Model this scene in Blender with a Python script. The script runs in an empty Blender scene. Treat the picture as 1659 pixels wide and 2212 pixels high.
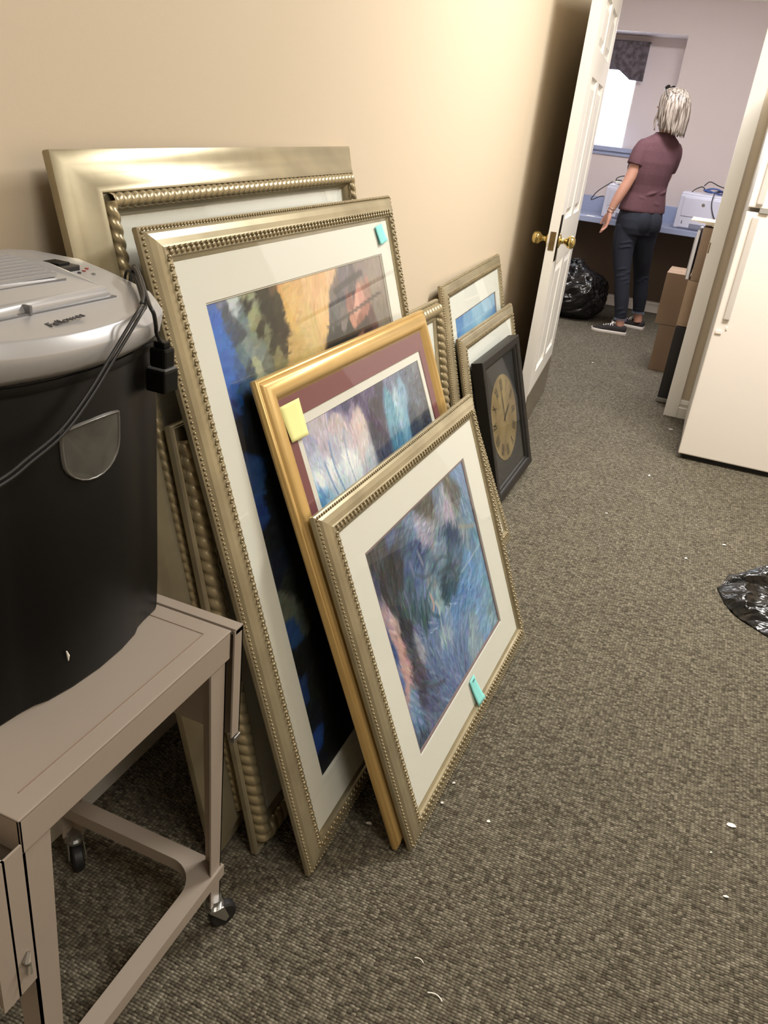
import bpy, bmesh, math, random
import numpy as np
from mathutils import Vector, Matrix
from math import sin, cos, pi, radians
random.seed(7)
S = bpy.context.scene
COL = S.collection

# ------------------------------------------------------------------ camera
cam_d = bpy.data.cameras.new('camera'); cam = bpy.data.objects.new('camera', cam_d); COL.objects.link(cam)
PITCH, ROLL, YAW = 0.44825, 0.11957, -0.34611
fw = Vector((sin(YAW)*cos(PITCH), cos(YAW)*cos(PITCH), -sin(PITCH)))
rt = Vector((cos(YAW), -sin(YAW), 0)); up = rt.cross(fw)
ca = cos(ROLL)*rt + sin(ROLL)*up; cb = -sin(ROLL)*rt + cos(ROLL)*up
mw = Matrix((ca, cb, -fw)).transposed().to_4x4(); mw.translation = (0, 0, 1.36)
cam.matrix_world = mw
cam_d.sensor_fit = 'VERTICAL'; cam_d.sensor_height = 24.0; cam_d.lens = 1755/2212*24
cam_d.clip_start = 0.02
S.camera = cam
# ------------------------------------------------------------------ light and exposure
S.view_settings.view_transform = 'Standard'; S.view_settings.look = 'None'
S.view_settings.gamma = 1.0; S.view_settings.use_curve_mapping = False
S.view_settings.exposure = 0.37
W = bpy.data.worlds.new('world'); S.world = W; W.use_nodes = True
W.node_tree.nodes['Background'].inputs[0].default_value = (0.86, 0.92, 1.0, 1)
W.node_tree.nodes['Background'].inputs[1].default_value = 13.0

def area(name, loc, sx, sy, power, color, rot=(0, 0, 0)):
    l = bpy.data.lights.new(name, 'AREA'); l.shape = 'RECTANGLE'; l.size = sx; l.size_y = sy
    l.energy = power; l.color = color
    o = bpy.data.objects.new(name, l); COL.objects.link(o); o.location = loc; o.rotation_euler = rot
    return o
CEIL = 2.80
LAMPS_AND_FILLS = [('front', 0.52, 3.1, 1.2, 0.6, 84, (1.0, 0.97, 0.92)),
            ('near', 0.95, 0.1, 0.6, 1.2, 26, (1.0, 0.965, 0.91)),  # unseen fill lamp, added to lift surfaces facing the camera
            ('back', -0.45, 5.95, 1.2, 0.6, 56, (0.98, 0.955, 1.0))]  # unseen lamp added to brighten the back room beside the window daylight
for n_, x_, y_, sx_, sy_, p_, c_ in LAMPS_AND_FILLS:
    area('overhead_light_'+n_, (x_, y_, CEIL-0.03), sx_*0.9, sy_*0.9, p_, c_)

# ------------------------------------------------------------------ helpers
def lin(c):
    return tuple((v/255/12.92) if v/255 <= 0.04045 else ((v/255+0.055)/1.055)**2.4 for v in c[:3])

def mat(name, col, rough=0.6, metal=0.0, spec=0.5, bump=None, var=None, trans=0, alpha=None, coat=0, emit=None, sheen=0):
    """procedural principled material; bump=(scale, strength, dist); var=(scale, amount, color2)"""
    m = bpy.data.materials.new(name); m.use_nodes = True
    nt = m.node_tree; b = nt.nodes['Principled BSDF']; L = nt.links
    c = lin(col) + (1,)
    b.inputs['Base Color'].default_value = c
    b.inputs['Roughness'].default_value = rough; b.inputs['Metallic'].default_value = metal
    b.inputs['Specular IOR Level'].default_value = spec
    b.inputs['Transmission Weight'].default_value = trans
    b.inputs['Coat Weight'].default_value = coat
    if sheen: b.inputs['Sheen Weight'].default_value = sheen
    if emit: b.inputs['Emission Color'].default_value = lin(emit[0])+(1,); b.inputs['Emission Strength'].default_value = emit[1]
    tc = nt.nodes.new('ShaderNodeTexCoord')
    if var:
        n = nt.nodes.new('ShaderNodeTexNoise'); n.inputs['Scale'].default_value = var[0]; n.inputs['Detail'].default_value = 5
        L.new(tc.outputs['Object'], n.inputs['Vector'])
        r = nt.nodes.new('ShaderNodeValToRGB'); r.color_ramp.elements[0].position = 0.5-var[1]; r.color_ramp.elements[1].position = 0.5+var[1]
        r.color_ramp.elements[0].color = c; r.color_ramp.elements[1].color = lin(var[2])+(1,)
        L.new(n.outputs['Fac'], r.inputs['Fac']); L.new(r.outputs['Color'], b.inputs['Base Color'])
    if bump:
        n2 = nt.nodes.new('ShaderNodeTexNoise'); n2.inputs['Scale'].default_value = bump[0]; n2.inputs['Detail'].default_value = 4
        L.new(tc.outputs['Object'], n2.inputs['Vector'])
        bp = nt.nodes.new('ShaderNodeBump'); bp.inputs['Strength'].default_value = bump[1]; bp.inputs['Distance'].default_value = bump[2]
        L.new(n2.outputs['Fac'], bp.inputs['Height']); L.new(bp.outputs['Normal'], b.inputs['Normal'])
    return m

def link(name, me, m=None, parent=None, smooth=False, world=False):
    o = bpy.data.objects.new(name, me); COL.objects.link(o)
    if m is not None:
        for mm in (m if isinstance(m, (list, tuple)) else [m]): me.materials.append(mm)
    if parent is not None:
        o.parent = parent
        if world: o.matrix_parent_inverse = parent.matrix_world.inverted()
    if smooth:
        me.polygons.foreach_set('use_smooth', [True]*len(me.polygons))
    return o

def bmo(name, bm, m=None, parent=None, smooth=False, world=True, auto=None):
    me = bpy.data.meshes.new(name)
    bmesh.ops.recalc_face_normals(bm, faces=bm.faces[:])
    bm.to_mesh(me); bm.free()
    o = link(name, me, m, parent, smooth or auto is not None, world)
    if auto is not None:
        me.set_sharp_from_angle(angle=radians(auto))
    return o

def tag(o, label=None, cat=None, group=None, kind=None):
    if label: o['label'] = label
    if cat: o['category'] = cat
    if group: o['group'] = group
    if kind: o['kind'] = kind
    return o

def empty(name, label, cat, loc=(0, 0, 0), rotz=0, group=None, matrix=None):
    o = bpy.data.objects.new(name, None); COL.objects.link(o); o.empty_display_size = 0.05
    if matrix is not None: o.matrix_world = matrix
    else: o.matrix_world = Matrix.Translation(loc) @ Matrix.Rotation(rotz, 4, 'Z')
    return tag(o, label, cat, group)

def box(bm, x0, x1, y0, y1, z0, z1, M=None, bev=0):
    vs = [bm.verts.new((x, y, z)) for x in (x0, x1) for y in (y0, y1) for z in (z0, z1)]
    fs = [bm.faces.new([vs[i] for i in q]) for q in ((0, 1, 3, 2), (4, 6, 7, 5), (0, 4, 5, 1), (2, 3, 7, 6), (0, 2, 6, 4), (1, 5, 7, 3))]
    if bev:
        es = list({e for f in fs for e in f.edges})
        r = bmesh.ops.bevel(bm, geom=es, offset=bev, segments=2, affect='EDGES', profile=0.6)
        vs = list({v for f in r['faces'] for v in f.verts} | {v for v in vs if v.is_valid})
    if M is not None: bmesh.ops.transform(bm, matrix=M, verts=[v for v in vs if v.is_valid])
    return vs

def boxo(name, dims, m, parent=None, bev=0, M=None, world=True):
    bm = bmesh.new(); box(bm, *dims, M=M, bev=bev)
    return bmo(name, bm, m, parent, world=world)

def loft(bm, rings, closed=True, cap=True):
    vr = [[bm.verts.new(p) for p in r] for r in rings]
    n = len(vr[0])
    for a, b in zip(vr[:-1], vr[1:]):
        for i in range(n if closed else n-1):
            j = (i+1) % n
            bm.faces.new((a[i], a[j], b[j], b[i]))
    if cap and closed:
        bm.faces.new(vr[0][::-1]); bm.faces.new(vr[-1])
    return vr

def tube(bm, pts, rad, seg=10, flat=1.0, axis=None, cap=True):
    """tube through pts; rad a number or list; flat scales the section across `axis`"""
    pts = [Vector(p) for p in pts]; n = len(pts)
    if not isinstance(rad, (list, tuple)): rad = [rad]*n
    rings = []; ref = Vector(axis) if axis is not None else None
    prev = None
    for i, p in enumerate(pts):
        t = (pts[min(i+1, n-1)] - pts[max(i-1, 0)]).normalized()
        if ref is not None: a = ref
        elif prev is None: a = Vector((0, 0, 1)) if abs(t.z) < 0.9 else Vector((1, 0, 0))
        else: a = prev
        a = (a - t*a.dot(t)).normalized(); b = t.cross(a); prev = a
        r = rad[i]
        rings.append([p + a*(r*flat*cos(2*pi*k/seg)) + b*(r*sin(2*pi*k/seg)) for k in range(seg)])
    loft(bm, rings, cap=cap)

def catmull(pts, k=6):
    pts = [Vector(p) for p in pts]; out = []
    P = [pts[0]*2-pts[1]] + pts + [pts[-1]*2-pts[-2]]
    for i in range(1, len(P)-2):
        for j in range(k):
            t = j/k
            out.append(0.5*((2*P[i]) + (P[i+1]-P[i-1])*t + (2*P[i-1]-5*P[i]+4*P[i+1]-P[i+2])*t*t + (3*P[i]-P[i-1]-3*P[i+1]+P[i+2])*t**3))
    out.append(pts[-1]); return out

def ball(bm, c, r, sc=(1, 1, 1), sub=1, M=None):
    res = bmesh.ops.create_icosphere(bm, subdivisions=sub, radius=r)
    bmesh.ops.scale(bm, vec=sc, verts=res['verts'])
    if M is not None: bmesh.ops.transform(bm, matrix=M, verts=res['verts'])
    bmesh.ops.translate(bm, vec=c, verts=res['verts'])
    return res['verts']

def cyl(bm, p0, p1, r0, r1=None, seg=20):
    tube(bm, [p0, p1], [r0, r0 if r1 is None else r1], seg)

def lathe(bm, prof, c, ax, seg=24):
    """profile [(r, h)...] turned about axis ax through c"""
    ax = Vector(ax).normalized(); a = Vector((0, 0, 1)) if abs(ax.z) < 0.9 else Vector((1, 0, 0))
    a = (a-ax*a.dot(ax)).normalized(); b = ax.cross(a); c = Vector(c)
    loft(bm, [[c+ax*h+a*(r*cos(2*pi*k/seg))+b*(r*sin(2*pi*k/seg)) for k in range(seg)] for r, h in prof])

def voxel(o, size, smooth=3):
    m = o.modifiers.new('remesh', 'REMESH'); m.mode = 'VOXEL'; m.voxel_size = size; m.use_smooth_shade = True
    if smooth:
        s = o.modifiers.new('smooth', 'SMOOTH'); s.iterations = smooth; s.factor = 0.5

# ------------------------------------------------------------------ materials
M_wall = mat('wall_paint', (207, 192, 169), 0.55, spec=0.35, bump=(260, 0.12, 0.001))
M_wall2 = mat('wall_paint_back', (206, 194, 190), 0.6, spec=0.3, bump=(260, 0.1, 0.001))
M_white = mat('white_trim_paint', (228, 224, 216), 0.35, bump=(90, 0.05, 0.0006))
M_ceil = mat('ceiling_tile', (225, 222, 214), 0.9, bump=(300, 0.4, 0.002))
M_silver = mat('champagne_leaf', (150, 140, 115), 0.32, 0.55, var=(9, 0.22, (180, 170, 142)), bump=(60, 0.05, 0.0006))
M_silverd = mat('champagne_leaf_ornament', (156, 143, 114), 0.27, 0.65)
M_rope = mat('champagne_rope', (162, 149, 118), 0.34, 0.55)
M_gold = mat('gold_leaf', (200, 166, 104), 0.36, 0.5, var=(14, 0.3, (212, 180, 118)), bump=(90, 0.05, 0.0004))
M_edge = mat('frame_side_brown', (118, 102, 76), 0.5, 0.3)
M_mat = mat('ivory_mat_board', (226, 223, 216), 0.8, bump=(500, 0.08, 0.0004))
M_mat2 = mat('white_mat_board', (226, 225, 220), 0.8)
M_burg = mat('burgundy_mat_board', (122, 66, 72), 0.75, bump=(500, 0.06, 0.0004))
M_mauve = mat('mauve_mat_bevel', (132, 112, 116), 0.8)
M_back = mat('brown_backing_paper', (92, 76, 58), 0.9)
M_black = mat('black_wood', (20, 19, 18), 0.42, var=(30, 0.3, (30, 28, 26)))
M_blackp = mat('black_plastic', (9, 9, 9), 0.42, spec=0.2, bump=(400, 0.06, 0.0003))
M_cord = mat('black_cord', (32, 32, 34), 0.45)
M_grey = mat('silver_grey_plastic', (178, 178, 180), 0.3, 0.35, spec=0.6)
M_greyd = mat('grey_plastic_shadowline', (120, 120, 122), 0.4, 0.2)
M_cart = mat('taupe_enamel', (160, 148, 136), 0.42, spec=0.5, bump=(120, 0.04, 0.0005), var=(3, 0.4, (152, 140, 128)))
M_chrome = mat('zinc', (190, 190, 188), 0.28, 0.95)
M_rubber = mat('dark_rubber', (30, 30, 31), 0.55)
M_brass = mat('polished_brass', (206, 184, 122), 0.18, 0.95)
M_brassd = mat('aged_brass', (150, 128, 90), 0.32, 0.9)
M_fridge = mat('fridge_enamel', (236, 228, 218), 0.28, spec=0.5, bump=(320, 0.06, 0.0006))
M_counter = mat('blue_laminate', (150, 160, 188), 0.4)
M_under = mat('dark_panel_under_counter', (98, 84, 70), 0.8)
M_card = mat('cardboard', (148, 126, 104), 0.85, bump=(80, 0.08, 0.0008), var=(5, 0.4, (140, 118, 97)))
M_cardl = mat('cardboard_light', (166, 142, 118), 0.85, var=(5, 0.4, (156, 132, 108)))
M_printer = mat('printer_plastic', (208, 210, 226), 0.4)
M_printerd = mat('printer_tray_grey', (128, 132, 152), 0.5)
M_paper = mat('paper', (240, 236, 226), 0.8)

def glass_mat():
    m = bpy.data.materials.new('picture_glass'); m.use_nodes = True; nt = m.node_tree
    for n in list(nt.nodes): nt.nodes.remove(n)
    o = nt.nodes.new('ShaderNodeOutputMaterial'); mx = nt.nodes.new('ShaderNodeMixShader')
    t = nt.nodes.new('ShaderNodeBsdfTransparent'); g = nt.nodes.new('ShaderNodeBsdfGlossy'); g.inputs['Roughness'].default_value = 0.02
    t.inputs['Color'].default_value = (0.97, 0.98, 0.97, 1)
    f = nt.nodes.new('ShaderNodeFresnel'); f.inputs['IOR'].default_value = 1.5
    ge = nt.nodes.new('ShaderNodeNewGeometry'); mm = nt.nodes.new('ShaderNodeMath'); mm.operation = 'SUBTRACT'; mm.use_clamp = True
    nt.links.new(f.outputs[0], mm.inputs[0]); nt.links.new(ge.outputs['Backfacing'], mm.inputs[1])
    nt.links.new(mm.outputs[0], mx.inputs[0]); nt.links.new(t.outputs[0], mx.inputs[1]); nt.links.new(g.outputs[0], mx.inputs[2])
    nt.links.new(mx.outputs[0], o.inputs['Surface'])
    return m
M_glass = glass_mat()

def carpet_mat():
    m = bpy.data.materials.new('loop_pile_carpet'); m.use_nodes = True; nt = m.node_tree; L = nt.links
    b = nt.nodes['Principled BSDF']; b.inputs['Roughness'].default_value = 0.95; b.inputs['Specular IOR Level'].default_value = 0.15
    tc = nt.nodes.new('ShaderNodeTexCoord')
    mp = nt.nodes.new('ShaderNodeMapping'); mp.inputs['Scale'].default_value = (118, 172, 1)
    # slight wander of the rows
    nz = nt.nodes.new('ShaderNodeTexNoise'); nz.inputs['Scale'].default_value = 14
    L.new(tc.outputs['Object'], nz.inputs['Vector'])
    mixv = nt.nodes.new('ShaderNodeVectorMath'); mixv.operation = 'MULTIPLY_ADD'
    mixv.inputs[1].default_value = (0.008, 0.008, 0); L.new(nz.outputs['Color'], mixv.inputs[0]); L.new(tc.outputs['Object'], mixv.inputs[2])
    L.new(mixv.outputs[0], mp.inputs['Vector'])
    v = nt.nodes.new('ShaderNodeTexVoronoi'); v.voronoi_dimensions = '2D'; v.inputs['Scale'].default_value = 1.0; v.inputs['Randomness'].default_value = 0.45
    L.new(mp.outputs[0], v.inputs['Vector'])
    sep = nt.nodes.new('ShaderNodeSeparateColor'); L.new(v.outputs['Color'], sep.inputs[0])
    r = nt.nodes.new('ShaderNodeValToRGB'); r.color_ramp.interpolation = 'LINEAR'
    els = r.color_ramp.elements
    els[0].position = 0.0; els[0].color = lin((85, 78, 66))+(1,)
    els[1].position = 1.0; els[1].color = lin((156, 148, 130))+(1,)
    for p, c in ((0.2, (105, 98, 84)), (0.5, (121, 114, 98)), (0.8, (135, 128, 110))):
        e = els.new(p); e.color = lin(c)+(1,)
    L.new(sep.outputs[0], r.inputs['Fac'])
    # darker gaps between loops and between the rows
    sy = nt.nodes.new('ShaderNodeSeparateXYZ'); L.new(mp.outputs[0], sy.inputs[0])
    ml = nt.nodes.new('ShaderNodeMath'); ml.operation = 'MULTIPLY'; ml.inputs[1].default_value = pi; L.new(sy.outputs['Y'], ml.inputs[0])
    sn = nt.nodes.new('ShaderNodeMath'); sn.operation = 'SINE'; L.new(ml.outputs[0], sn.inputs[0])
    ab = nt.nodes.new('ShaderNodeMath'); ab.operation = 'ABSOLUTE'; L.new(sn.outputs[0], ab.inputs[0])
    rw = nt.nodes.new('ShaderNodeMapRange'); rw.inputs['From Max'].default_value = 0.75; rw.inputs['To Min'].default_value = 0.38; L.new(ab.outputs[0], rw.inputs['Value'])
    g = nt.nodes.new('ShaderNodeMapRange'); g.inputs['From Min'].default_value = 0.12; g.inputs['From Max'].default_value = 0.75
    g.inputs['To Min'].default_value = 1.0; g.inputs['To Max'].default_value = 0.42
    L.new(v.outputs['Distance'], g.inputs['Value'])
    mul = nt.nodes.new('ShaderNodeMix'); mul.data_type = 'RGBA'; mul.blend_type = 'MULTIPLY'; mul.inputs[0].default_value = 1
    gr = nt.nodes.new('ShaderNodeMath'); gr.operation = 'MULTIPLY'; L.new(g.outputs[0], gr.inputs[0]); L.new(rw.outputs[0], gr.inputs[1])
    L.new(r.outputs['Color'], mul.inputs[6]); L.new(gr.outputs[0], mul.inputs[7])
    n2 = nt.nodes.new('ShaderNodeTexNoise'); n2.inputs['Scale'].default_value = 3.5; n2.inputs['Detail'].default_value = 3
    L.new(tc.outputs['Object'], n2.inputs['Vector'])
    g2 = nt.nodes.new('ShaderNodeMapRange'); g2.inputs['To Min'].default_value = 0.88; g2.inputs['To Max'].default_value = 1.10
    L.new(n2.outputs['Fac'], g2.inputs['Value'])
    mul2 = nt.nodes.new('ShaderNodeMix'); mul2.data_type = 'RGBA'; mul2.blend_type = 'MULTIPLY'; mul2.inputs[0].default_value = 1
    L.new(mul.outputs[2], mul2.inputs[6]); L.new(g2.outputs[0], mul2.inputs[7]); L.new(mul2.outputs[2], b.inputs['Base Color'])
    bp = nt.nodes.new('ShaderNodeBump'); bp.invert = True; bp.inputs['Strength'].default_value = 0.9; bp.inputs['Distance'].default_value = 0.004
    L.new(v.outputs['Distance'], bp.inputs['Height']); L.new(bp.outputs[0], b.inputs['Normal'])
    return m
M_carpet = carpet_mat()

# ------------------------------------------------------------------ room
def struct(name, boxes, m, bev=0):
    bm = bmesh.new()
    for d in boxes: box(bm, *d, bev=bev)
    return tag(bmo(name, bm, m), kind='structure')
XW = -0.945; XR = 2.2; Y0 = -2.2; YP = 4.83; YB = 8.13; XL2 = -2.7; XR2 = 1.7
struct('floor', [(XL2-0.2, XR+0.2, Y0-0.1, YB+0.2, -0.06, 0)], M_carpet)
struct('ceiling', [(XL2-0.2, XR+0.2, Y0-0.1, YB+0.6, CEIL, CEIL+0.06)], M_ceil)
struct('wall_left', [(XW-0.1, XW, Y0-0.1, YP, 0, CEIL)], M_wall)
struct('wall_right', [(XR, XR+0.1, Y0, YP, 0, CEIL)], M_wall)
struct('wall_rear', [(XW, XR, Y0-0.1, Y0, 0, CEIL)], M_wall)
struct('wall_partition', [(XL2, -0.84, YP, YP+0.12, 0, CEIL), (-0.84, -0.09, YP, YP+0.12, 2.08, CEIL), (-0.09, XR, YP, YP+0.12, 0, CEIL)], M_wall)
struct('wall_back_left', [(XL2-0.1, XL2, YP, YB, 0, CEIL)], M_wall2)
struct('wall_back_right', [(XR2, XR2+0.1, YP+0.12, YB, 0, CEIL)], M_wall2)
RD = 0.30   # depth of the window recess
struct('wall_back', [(XL2-0.1, XR2+0.1, YB, YB+RD+0.1, 0, 1.33), (XL2-0.1, XR2+0.1, YB, YB+RD+0.1, 2.25, CEIL),
                     (-0.765, XR2+0.1, YB, YB+RD+0.1, 1.33, 2.25), (XL2-0.1, -2.35, YB, YB+RD+0.1, 1.33, 2.25),
                     (-1.145, -0.765, YB+RD, YB+RD+0.1, 1.33, 2.25), (-2.35, -2.2, YB+RD, YB+RD+0.1, 1.33, 2.25),
                     (-2.2, -1.145, YB+RD, YB+RD+0.1, 2.12, 2.25)], M_wall2)
struct('trim_1', [(-2.35, -0.70, YB-0.035, YB+RD, 1.318, 1.352), (-2.35, -0.72, YB-0.015, YB, 1.285, 1.318)], M_counter)
w1 = struct('window_1', [(-1.157, -1.145, YB+RD+0.02, YB+RD+0.07, 1.352, 2.12), (-2.2, -2.188, YB+RD+0.02, YB+RD+0.07, 1.352, 2.12),
                         (-2.188, -1.157, YB+RD+0.02, YB+RD+0.07, 1.352, 1.364), (-2.188, -1.157, YB+RD+0.02, YB+RD+0.07, 2.108, 2.12)], M_white)
bmw = bmesh.new(); box(bmw, -2.19, -1.155, YB+RD+0.04, YB+RD+0.046, 1.362, 2.11); bmo('window_pane', bmw, M_glass, w1)
# baseboards: stepped profile run along a wall
def baseboard(name, x0, y0, x1, y1, nx, ny, h=0.105):
    prof = [(0, 0), (0.016, 0), (0.016, h*0.55), (0.012, h*0.60), (0.012, h*0.74), (0.015, h*0.76), (0.008, h*0.93), (0.003, h), (0, h)]
    bm = bmesh.new()
    loft(bm, [[Vector((x+nx*a, y+ny*a, z)) for a, z in prof] for x, y in ((x0, y0), (x1, y1))])
    return tag(bmo(name, bm, M_white), kind='structure')
baseboard('baseboard_left', XW, Y0, XW, YP, 1, 0, 0.11)
baseboard('baseboard_partition', -0.03, YP, XR, YP, 0, -1)
baseboard('baseboard_back', XL2, YB, XR2, YB, 0, -1, 0.10)
# door casing: right leg, left leg, head, and the jamb lining
def casing(bm, x0, x1, z0, z1):
    box(bm, x0, x1, YP-0.018, YP, z0, z1, bev=0.004)
struct('trim_2', [(-0.103, -0.030, YP-0.02, YP+0.001, 0, 2.14), (-0.103, -0.088, YP-0.006, YP+0.13, 0, 2.08), (-0.103, -0.03, YP+0.119, YP+0.138, 0, 2.14)], M_white, bev=0.003)
struct('trim_3', [(-0.905, -0.842, YP-0.02, YP+0.001, 0, 2.14), (-0.842, -0.828, YP-0.006, YP+0.13, 0, 2.08)], M_white, bev=0.003)
struct('trim_4', [(-0.905, -0.030, YP-0.021, YP+0.001, 2.08, 2.15), (-0.842, -0.088, YP-0.006, YP+0.13, 2.066, 2.082)], M_white, bev=0.003)
sp = boxo('strike_plate', (-0.101, -0.095, YP-0.0215, YP-0.0195, 0.905, 0.960), M_brassd, bpy.data.objects['trim_2'])

# ceiling light fittings; the near and back ones are made up for the fill
for k, (n_, x_, y_, sx_, sy_, p_, c_) in enumerate(LAMPS_AND_FILLS):
    t = empty('ceiling_light', ['recessed ceiling light above the leaning picture frames', 'added fill light in the ceiling near the camera', 'added fill light in the ceiling of the back room'][k], 'ceiling light', (x_, y_, CEIL), group='recessed ceiling lights')
    bm = bmesh.new()
    for d in ((-sx_/2, sx_/2, -sy_/2, -sy_/2+0.03, -0.015, 0), (-sx_/2, sx_/2, sy_/2-0.03, sy_/2, -0.015, 0), (-sx_/2, -sx_/2+0.03, -sy_/2, sy_/2, -0.015, 0), (sx_/2-0.03, sx_/2, -sy_/2, sy_/2, -0.015, 0)):
        box(bm, d[0]+x_, d[1]+x_, d[2]+y_, d[3]+y_, d[4]+CEIL, d[5]+CEIL)
    bmo('frame', bm, M_white, t)
    boxo('diffuser', (x_-sx_/2+0.03, x_+sx_/2-0.03, y_-sy_/2+0.03, y_+sy_/2-0.03, CEIL-0.008, CEIL-0.002), mat('lit_diffuser', (255, 240, 215), 0.6, emit=((255, 240, 215), 2.0)), t)
# ------------------------------------------------------------------ door
def door():
    hinge = Vector((-0.806, YP-0.012, 0)); free = Vector((-0.722, 3.86, 0))
    d = (free-hinge); w = d.length; d.normalize()
    nrm = Vector((-d.y, d.x, 0))                        # towards the room (+x)
    if nrm.x < 0: nrm = -nrm
    # local: X along the door from hinge to free edge, Y = thickness axis (room side positive), Z up
    Mx = Matrix((d, nrm, Vector((0, 0, 1)))).transposed().to_4x4(); Mx.translation = hinge
    root = tag(empty('door_1', None, None, matrix=Mx), kind='structure')
    T = 0.044; z0, z1 = 0.012, 2.04
    xs = [0, 0.115, 0.405, 0.505, 0.795, w]; zs = [z0, 0.30, 0.83, 1.03, 1.62, 1.73, 1.93, z1]
    bm = bmesh.new()
    for side in (0, 1):
        y0 = 0 if side else -T; sg = 1 if side else -1
        for i in range(5):
            for j in range(7):
                a, b, c, e = xs[i], xs[i+1], zs[j], zs[j+1]
                panel = i in (1, 3) and j in (1, 3, 5)
                loops = [(0, 0)] if not panel else [(0, 0), (0.007, -0.010), (0.020, -0.012), (0.045, -0.002)]
                vr = [[bm.verts.new((x, y0+sg*dp, z)) for x, z in ((a+s, c+s), (b-s, c+s), (b-s, e-s), (a+s, e-s))] for s, dp in loops]
                for p, q in zip(vr[:-1], vr[1:]):
                    for k in range(4): bm.faces.new((p[k], p[(k+1) % 4], q[(k+1) % 4], q[k]))
                bm.faces.new(vr[-1])
    for (x, a) in ((0, 0), (w, 0)):
        bm.faces.new([bm.verts.new(p) for p in ((x, -T, z0), (x, 0, z0), (x, 0, z1), (x, -T, z1))])
    bm.faces.new([bm.verts.new(p) for p in ((0, -T, z0), (w, -T, z0), (w, 0, z0), (0, 0, z0))])
    bm.faces.new([bm.verts.new(p) for p in ((0, -T, z1), (w, -T, z1), (w, 0, z1), (0, 0, z1))])
    bmesh.ops.remove_doubles(bm, verts=bm.verts, dist=1e-5)
    bmo('door_leaf', bm, M_white, root, world=False)
    boxo('kick_plate', (0.01, w-0.004, 0.0005, 0.003, 0.016, 0.215), mat('kick_plate_metal', (150, 136, 116), 0.22, 0.9), root, world=False)
    boxo('latch_guard', (w-0.05, w+0.001, 0.0, 0.004, 0.86, 1.06), mat('dark_latch_guard', (60, 48, 34), 0.25, 0.9), root, world=False)
    boxo('latch_plate', (w-0.0005, w+0.002, -0.034, -0.009, 0.905, 0.985), M_brassd, root, world=False)
    bm = bmesh.new(); cyl(bm, (w, -0.022, 0.945), (w+0.01, -0.022, 0.945), 0.009); bmo('latch_bolt', bm, M_brassd, root, world=False)
    for sg, y in ((1, 0.0), (-1, -T)):
        bm = bmesh.new()
        prof = [(0.0, -0.001), (0.033, 0.0), (0.034, 0.006), (0.020, 0.010), (0.0125, 0.014), (0.012, 0.030), (0.017, 0.036), (0.026, 0.044), (0.0295, 0.055), (0.028, 0.066), (0.020, 0.074), (0.010, 0.077), (0.0, 0.078)]
        lathe(bm, [(max(r, 1e-4), h) for r, h in prof], (w-0.062, y, 0.945), (0, sg, 0))
        bmo('door_knob', bm, M_brass, root, smooth=True, world=False)
    for z in (0.25, 1.0, 1.8):
        bm = bmesh.new(); cyl(bm, (0.0, -T-0.006, z-0.045), (0.0, -T-0.006, z+0.045), 0.006); bmo('hinge', bm, M_brassd, root, world=False)
door()

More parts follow.
